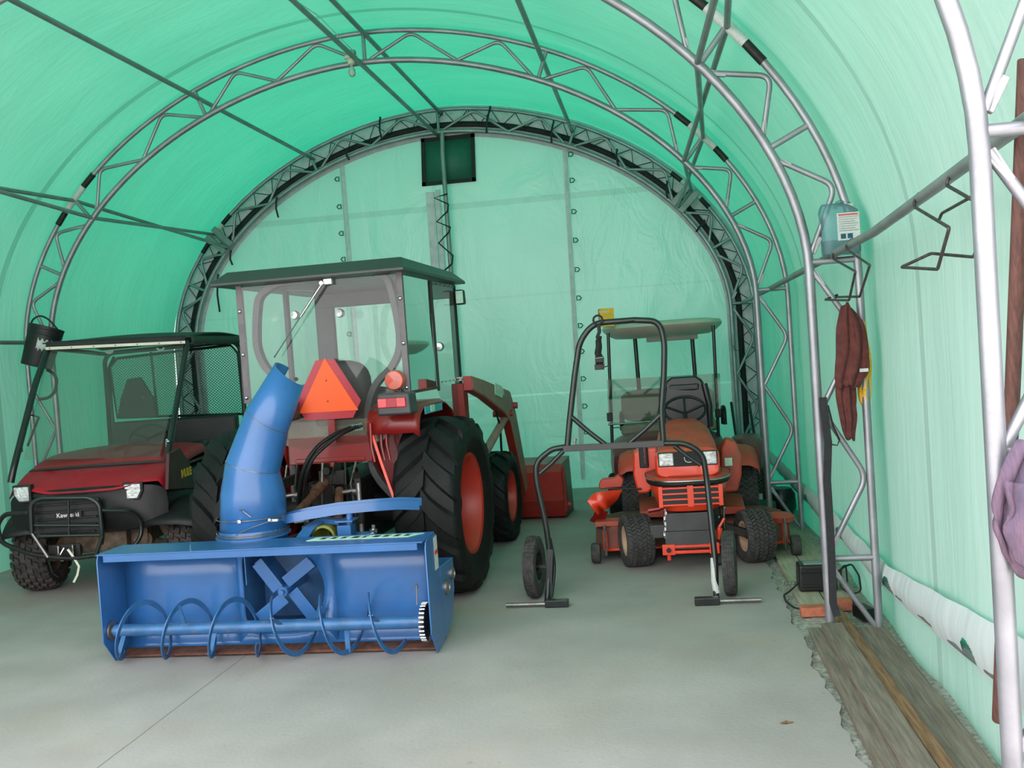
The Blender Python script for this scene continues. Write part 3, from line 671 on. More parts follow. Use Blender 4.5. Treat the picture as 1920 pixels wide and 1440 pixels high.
# impeller housing and impeller
b = MB(); na = 48; hr = [[b.bm.verts.new((HX+hole(2*PI*i/na)*math.cos(2*PI*i/na), y, HZ+hole(2*PI*i/na)*math.sin(2*PI*i/na))) for i in range(na)] for y in (YK+.002, YK+.30)]
b.skin(hr[0], hr[1]); b.bm.faces.new(hr[1]); b.build('impeller_housing', 'blue_worn', sb, ang=.5)
im = MB(); im.cyl((HX, YK-.06, HZ), (HX, YK+.28, HZ), .030, 14); im = im.build('impeller', 'blue', sb)
for k in range(4):
    a = .62+k*PI/2; d = V((math.cos(a), 0, math.sin(a))); n = V((-math.sin(a), 0, math.cos(a)))
    q = MB(); R3 = Matrix((d, V((0, 1, 0)), n)).transposed()
    c0 = V((HX, YK+.06, HZ))
    q.box(c0+d*.125, (.215, .16, .008), R3); q.box(c0+d*.13+n*.035+V((0, -.078, 0)), (.20, .006, .07), R3); q.box(c0+d*.232+n*.02+V((0, -.01, 0)), (.008, .15, .05), R3)
    q.build('impeller_blade', 'blue', im, bevel=.002)
MB().cyl((HX, YK-.085, HZ), (HX, YK-.06, HZ), .016, 6).build('impeller_bolt', 'blue_worn', im)
MB().box((HX-.235, YK-.012, .50), (.006, .02, .22)).build('cover_strip', 'blue', sb)
# auger
AY, AZ, AR = 5.295, .188, .172
au = MB().cyl((XL+.03, AY, AZ), (XR-.07, AY, AZ), .036, 24).build('auger_shaft', 'blue_worn', sb)
def flight(x0, x1, turns, ph0, sg):
    q = MB(); n = int(turns*36); rings = []
    for i in range(n+1):
        t = i/n; th = ph0+sg*2*PI*turns*t; x = x0+(x1-x0)*t
        e = V((0, -math.cos(th), math.sin(th))); c = V((x, AY, AZ))
        fl = V((.0035, 0, 0))
        rings.append([q.bm.verts.new(c+e*r+f) for r, f in ((AR-.030, -fl), (AR, -fl), (AR, fl), (AR-.030, fl))])
    for i in range(n): q.skin(rings[i], rings[i+1])
    q.bm.faces.new(rings[0][::-1]); q.bm.faces.new(rings[-1])
    f = q.build('auger_flight', 'blue_worn', au, ang=.7)
    k = turns*1.5
    for j in range(int(k)+1):
        t = min(1, (j+.25)/k); th = ph0+sg*2*PI*turns*t; x = x0+(x1-x0)*t; e = V((0, -math.cos(th), math.sin(th)))
        MB().strap([V((x, AY, AZ))+e*.03, V((x, AY, AZ))+e*(AR-.01)], .028, .006, (1, 0, 0)).build('flight_arm', 'blue_worn', au)
flight(-.84, .07, 3.25, -PI*.62, 1)
flight(.12, .86, 2.6, PI*.5, -1)
MB().lathe([(.055, 0), (.055, .01), (.03, .014), (.03, .03), (.0, .03)], (XL+.008, AY, AZ), (1, 0, 0), 20).build('bearing_flange', 'steel', sb)
q = MB().cyl((XR-.055, AY, AZ), (XR-.04, AY, AZ), .098, 28).build('sprocket', 'steel_dark', sb)
for k in range(26):
    a = 2*PI*k/26; MB().cyl((XR-.062, AY+.103*math.cos(a), AZ+.103*math.sin(a)), (XR-.033, AY+.103*math.cos(a), AZ+.103*math.sin(a)), .0085, 8).build('chain_roller', 'chrome', q)
MB().cyl((XR-.09, 5.29, .285), (XR-.095, 5.33, .37), .004, 8).cyl((XR-.096, 5.33, .365), (XR-.097, 5.33, .39), .009, 8).build('grease_fitting', 'steel', sb)
# top deck decal and dusty lip
MB().prism([(.33, 5.345, .6568), (.93, 5.345, .6568), (1.0, 5.435, .6568), (.36, 5.435, .6568)], (0, 0, .002)).build('top_decal', 'decal_mint', sb)
for k in range(9):
    x = .40+.062*k; w = (.040, .030, .036)[k % 3]
    MB().prism([(x, 5.365, .6592), (x+w, 5.365, .6592), (x+w+.008, 5.415, .6592), (x+.012, 5.415, .6592)] if k % 2 else [(x, 5.365, .6592), (x+w, 5.372, .6592), (x+w*.6, 5.39, .6592), (x+w+.006, 5.415, .6592), (x+.008, 5.415, .6592)], (0, 0, .001)).build('decal_mark', 'ink', sb)
# chute: U-shaped duct of three bent sections
CY = 5.63
Ls = [(418, 1012), (419, 925), (428, 862), (466, 765), (519, 680)]; Rs = [(536, 1012), (531, 925), (521, 886), (537, 810), (568, 722)]
secs = []
for (l, r) in zip(Ls, Rs):
    a = gy(l[0], l[1], CY); c = gy(r[0], r[1], CY); secs.append(((a+c)/2, (c-a)/2))
def chute_sec(C, h, f0_=-150, f1_=112, n=28, depth=1.0):
    w = h.length; out = []
    for i in range(n+1):
        p = math.radians(f0_+(f1_-f0_)*i/n); out.append(C+h*math.sin(p)+V((0, -1, 0))*(w*depth*math.cos(p)))
    return out
b = MB(); rows = [[b.bm.verts.new(p) for p in chute_sec(C, h)] for C, h in secs]
for i in range(len(rows)-1):
    for j in range(len(rows[0])-1): b.bm.faces.new((rows[i][j], rows[i][j+1], rows[i+1][j+1], rows[i+1][j]))
ch = b.build('chute', 'blue', sb, ang=.35, solid=.005)
for i in (2, 3):
    C, h = secs[i]; MB().tube([p+(p-C).normalized()*.003 for p in chute_sec(C, h, -140, 108)], .0025, 6).build('chute_seam', 'steel', ch)
C0, h0 = secs[0]; w0 = h0.length
MB().lathe([(w0+.004, .653), (w0+.022, .655), (w0+.022, .664), (w0+.006, .668), (w0+.003, .70)], (C0.x, CY, 0), n=40).build('chute_collar', 'blue', sb)
MB().cyl(gy(555, 711, 5.515), gy(555, 711, 5.525)+V((0, .004, 0)), .012, 14).build('bolt_hole', 'ink', ch)
def loop(z, r, zt=0, a0=-1.2, a1=4.3): return [(C0.x+r*math.cos(a0+(a1-a0)*i/30-PI/2-1.0), CY+r*math.sin(a0+(a1-a0)*i/30-PI/2-1.0), z+zt*i/30) for i in range(31)]
for k, p in enumerate((loop(.675, w0+.010, 0, 0, 2*PI), loop(.685, w0+.014, .006, 0, 2*PI), loop(.772, w0+.010, .0, -1, 2.7), [gy(470, 970, 5.42), gy(455, 958, 5.42), gy(420, 945, 5.52)])):
    MB().tube(p, .0032, 6).build('cable', 'steel', sb)
MB().tube([gy(440, 1005, 5.43), gy(470, 990, 5.42), gy(510, 976, 5.44), gy(530, 975, 5.52)], .0032, 6).build('cable', 'steel', sb)
MB().box(gy(449, 978, 5.425), (.02, .012, .018)).cyl(gy(449, 978, 5.42), gy(449, 978, 5.405), .007, 8).build('cable_clamp', 'chrome', sb)
MB().box(gy(514, 975, 5.45), (.05, .02, .014)).cyl(gy(505, 975, 5.45), gy(505, 975, 5.43), .008, 8).build('cable_clamp', 'chrome', sb)
# hitch mast, curved guide bar, braces behind the housing
arcp = [gy(523, 976, 5.66), gy(575, 966, 5.64), gy(630, 957, 5.66), gy(690, 951, 5.72), gy(745, 947, 5.82), gy(786, 948, 5.92)]
MB().strap(arcp, .055, .008, (0, .25, 1)).build('guide_bar', 'blue', sb, bevel=.001)
arcq = [p+V((.0, .06, .014)) for p in arcp]
MB().strap([arcp[0], arcp[0]+V((.03, .06, .012))]+arcq[1:], .05, .008, (0, .25, 1)).build('guide_bar', 'blue', sb, bevel=.001)
MB().cyl(gy(655, 955, 5.70), gy(655, 985, 5.70), .020, 14).build('guide_post', 'blue', sb)
MB().box(gy(650, 995, 5.70)+V((0, 0, -.02)), (.085, .10, .12)).box(gy(650, 975, 5.70), (.11, .13, .012)).build('mast_bracket', 'blue', sb, bevel=.003)
MB().strap([gy(560, 1018, 5.56), gy(580, 990, 5.68), gy(603, 975, 5.80)], .075, .012, (1, 0, 0)).build('mast_brace', 'blue', sb)
MB().strap([gy(603, 975, 5.80), gy(640, 978, 5.76)], .03, .06, (0, 0, 1)).build('mast_brace', 'blue', sb)
MB().box(gy(688, 1001, 5.64), (.11, .09, .012), Ry(-.06)).build('idler_plate', 'blue', sb, bevel=.003)
MB().cyl(gy(700, 998, 5.64), gy(700, 992, 5.64), .026, 16).cyl(gy(700, 992, 5.64), gy(700, 984, 5.64), .012, 10).build('idler_bolt', 'chrome', sb)
MB().lathe([(.062, -.10), (.075, -.09), (.075, .05), (.05, .09), (.03, .10)], tuple(gy(616, 1003, 5.78)), (0, 1, 0), 20).build('shaft_guard', 'olive', sb, label='olive yellow shaft guard')
MB().box((.35, 6.06, .40), (.20, .26, .30)).cyl((.12, 5.98, .36), (.12, 6.12, .36), .12, 20).build('gearbox', 'blue_worn', sb, bevel=.01)
# ================================================================== TRACTOR (back to the camera), local frame: x right, y forward
tr = thing('tractor', 'orange red tractor with a clear-panelled cab and front loader, parked in the middle', 'tractor', (.10, 6.82, 0), -.045)
LOCAL[0] = True
def TL(px, py, Y):
    """world plane Y -> tractor coordinates"""
    p = gy(px, py, Y)-V((.10, 6.82, 0)); return Matrix.Rotation(.045, 3, 'Z') @ p
HB = .62
wheel('rear_tyre', .622, .345, .44, 'ag', (.735, 0, .612), tr, 'rim_red', side=1, lug=.034, dish=.08)
wheel('rear_tyre', .622, .345, .44, 'ag', (-.715, 0, .612), tr, 'rim_red', side=-1, lug=.034, dish=.08, rot=.12)
wheel('front_tyre', .398, .215, .275, 'ag', (.735, 1.74, .392), tr, 'rim_red', side=1, lug=.022, dish=.05)
wheel('front_tyre', .398, .215, .275, 'ag', (-.735, 1.74, .392), tr, 'rim_red', side=-1, lug=.022, dish=.05)
# fenders: arched red plates over the rear tyres
for s_ in (1, -1):
    b = MB(); R1 = .715; sec = []
    a0, a1 = math.radians(-20), math.radians(165); n = 22
    for i in range(n+1):
        a = a0+(a1-a0)*i/n
        y = -math.sin(a-PI/2)*R1*-1; y = -math.cos(a-0)*R1; z = .612+math.sin(a)*R1
        if z < .35: z = .35
        sec.append((y, min(z, 1.34)))
    sec = [(-.42, 1.16), (-.40, 1.26), (-.36, 1.31), (-.28, 1.345), (0, 1.35), (.28, 1.345), (.46, 1.28), (.60, 1.10), (.68, .85), (.70, .55)]
    rows = []
    for (y, z) in sec: rows.append([b.bm.verts.new((s_*x, y, z-dz)) for x, dz in (((.335, 0), (.50, 0), (.655, .0), (.70, .03)) if s_ > 0 else ((.30, 0), (.36, 0), (.40, .0), (.43, .03)))])
    for i in range(len(rows)-1):
        for j in range(3): b.bm.faces.new((rows[i][j], rows[i+1][j], rows[i+1][j+1], rows[i][j+1]))
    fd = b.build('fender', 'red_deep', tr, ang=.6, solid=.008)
    b = MB(); b.face([(s_*(.338 if s_ > 0 else .303), y, z) for y, z in sec]+[(s_*.30, .3, .55), (s_*.30, -.2, .80)]); b.build('fender_side', 'red_deep', fd, solid=.006)
    if s_ > 0: MB().box((s_*.706, -.06, 1.295), (.006, .44, .05)).build('decal_band', 'teal', fd)
MB().box((.42, -.16, .98), (.17, .02, .46)).build('fender_support', 'red_deep', tr)
MB().box((.711, -.10, 1.30), (.004, .10, .045)).build('decal_plate', 'decal_mint', tr)
# tail lamps
for s_ in (1, -1):
    lx = .585 if s_ > 0 else -.24
    t = MB().box((lx, -.50, 1.365), (.235, .17, .145), taper=.94).build('tail_lamp', 'cab_frame', tr, bevel=.018)
    MB().box((lx-.01, -.588, 1.375), (.19, .012, .062)).build('red_lens', 'lamp_red', t, bevel=.006)
    MB().box((lx-.01, -.592, 1.375), (.07, .012, .06)).build('reflector', 'smv_red', t, bevel=.004)
    k = MB().lathe([(.0, -.02), (.06, -.015), (.068, .0), (.068, .035), (.05, .05), (0, .052)], (lx-.04, -.40, 1.515), (0, 1, 0), 24).build('signal_lamp', 'lamp_amber', tr)
    MB().box((lx-.015, -.37, 1.45), (.02, .02, .10)).build('lamp_bracket', 'cab_frame', k)
# red tool panel beneath the seat and slender red levers
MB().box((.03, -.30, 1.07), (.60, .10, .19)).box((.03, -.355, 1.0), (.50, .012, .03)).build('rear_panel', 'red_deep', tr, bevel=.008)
MB().box((.03, .10, 1.08), (.66, .80, .10)).build('platform', 'cab_frame', tr, bevel=.01)
for x, y0 in ((.36, -.42), (.41, -.36), (.44, -.34)):
    MB().tube([(x, y0, 1.24), (x, y0-.01, 1.08), (x+.02, y0-.02, .98)], .010, 8).build('lever_rod', 'red_deep', tr)
MB().strap([(.34, -.40, 1.25), (.42, -.43, .98), (.50, -.46, .74)], .018, .012, (1, 0, 0)).build('lever_rod', 'orange_bright', tr)
# transmission, axle housings, three point hitch
MB().box((.02, .25, .62), (.40, 1.1, .46)).box((.02, -.25, .66), (.34, .16, .36)).cyl((.02, -.36, .56), (.02, -.20, .56), .075, 18).build('transmission', 'steel_dark', tr, bevel=.02)
MB().cyl((-.60, 0, .612), (.60, 0, .612), .10, 20).cyl((-.62, 0, .612), (-.55, 0, .612), .15, 20).cyl((.55, 0, .612), (.62, 0, .612), .15, 20).build('rear_axle', 'steel_dark', tr)
MB().cyl((-.62, 1.74, .39), (.62, 1.74, .39), .05, 14).build('front_axle', 'steel_dark', tr)
MB().box((.02, 1.2, .62), (.34, 1.2, .36)).build('engine_block', 'steel_dark', tr, bevel=.02)
for s_ in (1, -1):
    MB().strap([(s_*.20, -.18, .40), (s_*.32, -.60, .42), (s_*.36, -.95, .46)], .022, .06, (1, 0, 0)).build('lower_link', 'steel_dark', tr)
    MB().strap([(s_*.17, -.26, .90), (s_*.30, -.58, .86)], .04, .06, (1, 0, 0)).build('lift_arm', 'steel_dark', tr)
    MB().tube([(s_*.30, -.57, .86), (s_*.31, -.60, .66), (s_*.32, -.62, .44)], .016, 10).build('lift_rod', 'steel', tr)
    MB().cyl((s_*.31, -.60, .60), (s_*.31, -.60, .74), .028, 12).build('turnbuckle', 'steel_dark', tr)
    MB().tube([(s_*.16, -.38, .52), (s_*.26, -.62, .50)], .012, 8).build('stabiliser', 'steel', tr)
MB().cyl((.0, -.34, .86), (-.06, -.80, .70), .028, 14).cyl((-.01, -.37, .85), (-.03, -.52, .80), .036, 12).build('top_link', 'rust', tr)
MB().cyl((.10, -.40, .80), (.16, -.62, .60), .030, 14).build('hydraulic_cylinder', 'rust', tr)
MB().box((.05, -.36, .88), (.20, .05, .10)).box((.02, -.40, .72), (.10, .03, .22)).cyl((.02, -.42, .93), (.02, -.36, .93), .028, 12).build('link_bracket', 'steel_dark', tr, bevel=.005)
MB().cyl((.05, -.36, .955), (.05, -.36, .985), .022, 12).build('filler_cap', 'red_deep', tr)
for k in range(7):
    x = -.28+k*.085+.01*math.sin(k*5); MB().tube([(x, -.37, .98), (x+.03*math.sin(k*3), -.44, .84), (x-.02*math.cos(k*2), -.40, .62)], .007+.003*(k % 2), 6).build('control_rod', 'steel_dark' if k % 3 else 'steel', tr)
for k, (x, z) in enumerate(((-.22, .78), (.20, .79), (.27, .70), (-.16, .60))):
    MB().cyl((x-.05, -.47, z), (x+.05, -.46, z+.01), .015, 10).cyl((x+.02, -.47, z), (x+.05, -.46, z), .024, 8).build('coupler', 'steel', tr)
c = MB(); 
for k in range(9):
    a = V((-.03-.004*k+.02*math.sin(k*.9), -.66, .74-.03*k)); c.tube([a+V((.006*math.cos(q*PI/3), .004*math.sin(q*PI/3)*(k % 2), .018*math.sin(q*PI/3))) for q in range(6)], .0025, 5, closed=True)
c.build('chain', 'chrome', tr)
MB().cyl((.02, -.36, .56), (.06, -.80, .42), .04, 16).build('drive_shaft', 'steel_dark', tr)
# hydraulic hoses
for k in range(2):
    p = [TL(657+k*13, 802-k*2, 6.36), TL(630+k*12, 812, 6.25), TL(600+k*14, 832, 6.18), TL(578+k*8, 858, 6.12), TL(566+k*8, 890, 6.12), TL(560+k*10, 930, 6.2), TL(562+k*14, 965, 6.3)]
    h = MB().tube(p, .013, 10, bend=.05).build('hose', 'black_plastic', tr)
    MB().cyl(p[0], p[0]+(p[0]-p[1]).normalized()*.035, .017, 10).build('hose_fitting', 'chrome', h)
# ---- cab
cw = .585
zb_, zt_ = 1.44, 2.25
yr, yf = -.33, 1.10
r0_ = [(-.70, -.47, 2.235), (.685, -.47, 2.235), (.685, 1.24, 2.235), (-.70, 1.24, 2.235)]
r1_ = [(-.62, -.36, 2.335), (.64, -.36, 2.335), (.60, 1.14, 2.335), (-.62, 1.14, 2.335)]
b = MB(); b.loft([[(x*.96, y*.96+.01, 2.235) for x, y, z in r0_], r0_, [(x, y, z+.022) for x, y, z in r0_], r1_]); b.build('cab_roof', 'cab_roof', tr, bevel=.006)
def post(x, y, z0, z1, m='cab_post', w=.042): return MB().box((x, y, (z0+z1)/2), (w, w*.8, z1-z0)).build('cab_post', m, tr, bevel=.004)
xl, xr = -.55, .612
post(xl, yr, 1.42, 2.24); post(xr, yr, 1.38, 2.24)
for (x, y) in ((xl, yr), (xr, yr)):
    for z in (1.46, 1.76, 2.06):
        MB().ball((x, y-.026, z), .013, (1, .6, 1), 10).build('cab_bolt', 'chrome', tr)
MB().box((xr-.01, yr-.02, 1.40), (.07, .012, .06)).build('bracket_plate', 'alu', tr, bevel=.003)
# rear sheet: wide above, narrowing to a curved apron below the window line
g = [(xl, 2.23), (xr, 2.23), (xr, 1.42), (.46, 1.38), (.445, 1.14), (.41, 1.11), (-.18, 1.08), (-.30, 1.12), (-.33, 1.40), (xl, 1.42)]
b = MB(); b.face([(x, yr-.015, z) for x, z in g]); rg = b.build('rear_window', 'cab_glass', tr)
b = MB(); b.face([(x, yr-.02, z) for x, z in [(-.33, 1.27), (.44, 1.27), (.445, 1.14), (.41, 1.11), (-.18, 1.08), (-.30, 1.12)]]); b.build('window_apron', 'apron', rg)
# shaped frame tube seen through it (bottle outline)
def T2(p, Y=6.56): return TL(p[0], p[1], Y)
sec = [(-.036, -.022), (.036, -.022), (.036, .022), (-.036, .022)]
Rf = [(600, 522), (690, 508), (728, 520), (741, 570), (750, 620), (751, 655), (737, 688), (707, 716), (693, 750), (690, 800), (700, 880), (716, 905), (745, 935)]
MB().tube([T2(p) for p in Rf], .04, bend=.06, sec=sec).build('rollover_frame', 'cab_frame', tr, ang=.9, bevel=.004)
Lf = [(600, 522), (520, 532), (486, 555), (482, 600), (482, 650), (495, 685), (522, 712), (540, 750), (545, 800), (552, 880), (556, 940)]
MB().tube([T2(p) for p in Lf], .04, bend=.06, sec=sec).build('rollover_frame', 'cab_frame', tr, ang=.9, bevel=.004)
# front wall: dark header, pillars, windscreen
MB().box((.02, yf, 2.18), (1.16, .06, .12)).build('front_header', 'cab_frame', tr, bevel=.01)
for x, w in ((-.52, .17), (.60, .05)):
    MB().box((x+(.02 if x < 0 else 0), yf, 1.70), (w, .05, 1.10)).build('front_pillar', 'cab_frame', tr, bevel=.02)
MB().box((xl+.01, .42, 1.80), (.035, .05, .86)).build('door_pillar', 'cab_frame', tr, bevel=.006)
b = MB(); b.face([(-.42, yf, 1.15), (.58, yf, 1.15), (.58, yf, 2.14), (-.42, yf, 2.14)]); b.build('windscreen', 'cab_glass', tr)
# right side: two sheets with a dark rubber joint, dropping ahead of the fender
def side_sheet(nm, ys_, x=xr+.01, m='cab_glass'):
    b = MB(); b.face([(x, y, z) for y, z in ys_]); return b.build(nm, m, tr)
side_sheet('side_window', [(yr, 1.43), (.36, 1.42), (.36, 2.23), (yr, 2.23)])
side_sheet('door_panel', [(.38, 1.40), (.60, 1.20), (yf, .98), (yf, 2.23), (.38, 2.23)])
side_sheet('side_window', [(yr, 1.43), (.40, 1.42), (.40, 2.23), (yr, 2.23)], x=xl-.01)
side_sheet('door_panel', [(.44, 1.20), (yf, 1.0), (yf, 2.23), (.44, 2.23)], x=xl-.01)
MB().tube([(xr+.015, .37, 2.22), (xr+.018, .375, 1.9), (xr+.012, .40, 1.62), (xr+.016, .39, 1.40)], .011, 8).build('door_seal', 'ink', tr)
MB().tube([(xr+.015, yf, 2.22), (xr+.016, yf, 1.0)], .007, 6).build('door_edge', 'ink', tr)
MB().box((xr+.012, .02, 1.425), (.012, .76, .02)).build('sill_trim', 'rust', tr)
for k in range(6): MB().ball((xr+.016, .45+k*.12, 2.205), .007, n=8).build('rivet', 'steel', tr)
for k in range(5): MB().ball((xr+.016, .50+k*.12, 1.46), .007, n=8).build('rivet', 'steel', tr)
MB().cyl((xr+.03, yf-.10, 1.46), (xr+.035, yf+.04, 1.46), .011, 8).box((xr+.02, yf-.03, 1.46), (.03, .03, .03)).build('door_handle', 'chrome', tr)
wl = MB().box((xr+.06, yf-.02, 2.12), (.075, .09, .12), taper=.9).build('work_light', 'black_plastic', tr, bevel=.012)
MB().box((xr+.065, yf-.068, 2.12), (.06, .006, .10)).build('work_light_glass', 'decal_mint', wl, bevel=.004)
for px_, Y in ((637, 7.7), (553, 7.7), (824, 7.75)):
    p = TL(px_, 587 if px_ == 637 else (591 if px_ < 600 else 650), Y)
    MB().lathe([(0, -.03), (.03, -.028), (.038, 0), (.034, .03), (0, .04)], tuple(p), (0, 1, 0), 20).build('round_lamp', 'chrome', tr)
# wiper
a, c = TL(604, 531, 6.42), TL(514, 670, 6.43)
MB().cyl(a, a+(c-a)*.45, .009, 8).cyl(a+(c-a)*.4, c, .005, 6).cyl(a+V((0, -.02, 0)), a+V((0, .05, 0)), .014, 10).build('wiper', 'chrome', tr)
MB().box(a+V((.035, .02, .01)), (.06, .03, .04)).build('wiper_motor', 'alu', tr, bevel=.004)
MB().cyl(TL(535, 543, 6.6), TL(598, 546, 6.6), .006, 8).build('inner_rail', 'steel', tr)
# seat, steering wheel, dash, hood
st = TL(640, 712, 6.95)
b = MB()
def se(cx, cz, w, h, y, n=24, p=3):
    return [(cx+w*math.copysign(abs(math.cos(2*PI*i/n))**(2/p), math.cos(2*PI*i/n)), y, cz+h*math.copysign(abs(math.sin(2*PI*i/n))**(2/p), math.sin(2*PI*i/n))) for i in range(n)]
b.loft([se(.02, 1.47, .17, .17, -.06), se(.02, 1.47, .215, .205, -.03), se(.02, 1.46, .22, .21, .02), se(.02, 1.45, .16, .16, .05)]); seat = b.build('seat', 'vinyl_grey', tr, ang=1)
MB().box((.02, .22, 1.26), (.46, .44, .12)).build('seat_cushion', 'vinyl_grey', seat, bevel=.04, seg=4)
MB().tube([(.02+.19*math.cos(q*PI/12), .72+.03*math.sin(q*PI/12), 1.34+.10*math.sin(q*PI/12)) for q in range(24)], .013, 8, closed=True).build('steering_wheel', 'black_plastic', tr)
MB().box((.02, .92, 1.24), (.34, .20, .38)).build('dashboard', 'black_plastic', tr, bevel=.03)
b = MB(); b.loft([se(.02, 1.0, .27, .24, 1.1, p=4), se(.02, .98, .27, .24, 1.8, p=4), se(.02, .95, .25, .22, 2.3, p=4)]); b.build('hood', 'orange', tr, ang=.6)
# slow moving vehicle emblem
c0 = V((.08, -.435, 1.455)); sm = MB()
def tri(s_, cut):
    A = [V((0, 0, .62)), V((-.36, 0, 0)), V((.36, 0, 0))]; C = (A[0]+A[1]+A[2])/3; out = []
    for i in range(3):
        p, q, r = A[i], A[(i+1) % 3], A[i-1]
        out += [p+(r-p)*cut, p+(q-p)*cut]
    return [c0+(v-C)*s_ for v in out]
smb = MB().prism(tri(.83, .22), (0, .004, 0)).build('warning_triangle', 'smv_red', tr)
A = [V((0, 0, .62)), V((-.36, 0, 0)), V((.36, 0, 0))]; C = (A[0]+A[1]+A[2])/3
MB().prism([c0+V((0, -.003, 0))+(v-C)*.585 for v in A], (0, .002, 0)).build('warning_center', 'smv_or', smb)
for dz in (.09, -.05): MB().ball(c0+V((0, -.005, dz)), .005, n=8).build('mounting_screw', 'rust', smb)
MB().box((.08, -.40, 1.20), (.05, .02, .16)).build('emblem_bracket', 'red_deep', smb)
# ---- front loader
ld = MB().box((.62, 1.05, .95), (.10, .14, .95)).box((-.62, 1.05, .95), (.10, .14, .95)).build('loader_post', 'bucket_red', tr, bevel=.006)
for s_ in (1, -1):
    x = s_*.80
    A_ = [(.60, 1.49), (1.02, 1.44), (2.02, 1.30), (2.22, 1.10), (2.62, .34), (2.46, .30), (1.95, 1.03), (1.70, 1.13), (1.02, 1.30), (.60, 1.38)]
    arm = MB().prism([(x-.035, y, z) for y, z in A_], (.07, 0, 0)).build('loader_arm', 'bucket_red', tr, bevel=.004)
    MB().prism([(x+s_*.0355, y+(.015 if i < 5 else -.0), z+(-.012 if i < 4 else .012)) for i, (y, z) in enumerate(A_)], (s_*.003, 0, 0)).build('arm_face', 'loader_pink', arm, label='sun-faded outer face of the arm')
    MB().cyl((x-s_*.12, 1.98, 1.10), (x+s_*.06, 1.98, 1.10), .028, 14).cyl((x-.06, 2.14, 1.16), (x+.075, 2.14, 1.16), .03, 14).build('pivot_pin', 'bucket_red', arm)
    MB().cyl((x, 1.05, .86), (x, 1.95, 1.08), .035, 14).build('lift_cylinder', 'loader_pink', tr)
    MB().cyl((x, 1.95, 1.16), (x, 2.45, .55), .03, 14).build('bucket_cylinder', 'steel_dark', tr)
    MB().tube([(x, 1.55, 1.15), (x, 1.68, 1.0), (x-.02, 1.75, .80), (x-.02, 1.8, .6)], .010, 8, bend=.05).build('hose', 'black_plastic', tr)
MB().box((.842, 1.52, 1.33), (.004, .30, .10), Rx(-.15)).build('arm_decal', 'decal_mint', tr)
text('arm_lettering', 'KUBOTA', .085, (.8445, 1.56, 1.325), (0, 1, -.15), (0, .15, 1), 'white_label', tr, bold=.002)
P_ = [(2.55, .52), (2.58, .56), (3.15, .58), (3.25, .05), (3.20, .0), (2.78, .0), (2.62, .12)]
bk = MB(); bk.grid(lambda u, v: ((-1.05+2.22*u), *[(P_[k][0], P_[k][1]) for k in (min(5, int(round(v*5))),)][0]), 1, 5)
Q = [(3.15, .56), (2.62, .545), (2.55, .48), (2.60, .20), (2.72, .03), (3.25, .0)]
bk = MB(); rows = [[bk.bm.verts.new((x, y, z)) for y, z in Q] for x in (-1.05, 1.17)]
for j in range(len(Q)-1): bk.bm.faces.new((rows[0][j], rows[1][j], rows[1][j+1], rows[0][j+1]))
for r in rows: bk.bm.faces.new(r)
bk = bk.build('loader_bucket', 'bucket_red', tr, ang=.3, solid=.012)
MB().box((.40, 2.585, .42), (.08, .012, .06)).build('bucket_decal', 'decal_mint', bk)
MB().prism([(1.165, 2.58, .52), (1.165, 2.66, .52), (1.165, 2.80, .10), (1.165, 2.66, .08)], (.03, 0, 0)).cyl((1.17, 2.72, .14), (1.23, 2.72, .14), .03, 12).build('bucket_rib', 'bucket_red', bk)
LOCAL[0] = False
# ================================================================== UTILITY VEHICLE, facing the camera; local frame: x to the right of the photo, y backward
uo, ua = V((-2.05, 7.36, 0)), .17
uv = thing('utility_vehicle', 'dark red utility vehicle with canvas roof and mesh rear screen at the left', 'utility vehicle', uo, ua)
LOCAL[0] = True
def ML(px, py, Y): return Matrix.Rotation(-ua, 3, 'Z') @ (gy(px, py, Y)-uo)
def onY(px, py, yl):
    """pixel onto the vehicle's own cross plane y = yl"""
    d = Matrix.Rotation(-ua, 3, 'Z') @ ray(px, py); c = Matrix.Rotation(-ua, 3, 'Z') @ (CAM-uo)
    return c + d*((yl-c.y)/d.y)
def onX(px, py, xl_):
    d = Matrix.Rotation(-ua, 3, 'Z') @ ray(px, py); c = Matrix.Rotation(-ua, 3, 'Z') @ (CAM-uo)
    return c + d*((xl_-c.x)/d.x)
for s_ in (-1, 1):
    wheel('front_tyre', .285, .150, .25, 'knob', (s_*.60, 0, .285), uv, 'mud', 'rubber_mud', side=s_, lug=.018)
    wheel('rear_tyre', .285, .150, .27, 'knob', (s_*.58, 1.90, .285), uv, 'mud', 'rubber_mud', side=s_, lug=.018)
    MB().tube([(s_*.20, 0, .36), (s_*.48, 0, .28)], .03, 10).tube([(s_*.25, -.02, .30), (s_*.50, -.03, .24)], .018, 8).build('suspension_arm', 'mud', uv)
    MB().cyl((s_*.30, .02, .62), (s_*.46, -.02, .32), .035, 14).build('shock_absorber', 'mud', uv)
    # flared front wing
    b = MB(); rows = []
    for i in range(13):
        a = math.radians(28+130*i/12); y = -math.cos(a)*.40; z = .345+math.sin(a)*.325
        rows.append([b.bm.verts.new((s_*x, y, z-dz)) for x, dz in ((.24, -.02), (.62, 0), (.74, .02), (.76, .07))])
    for i in range(12):
        for j in range(3): b.bm.faces.new((rows[i][j], rows[i+1][j], rows[i+1][j+1], rows[i][j+1]))
    b.build('wing', 'black_plastic', uv, ang=.9, solid=.008)
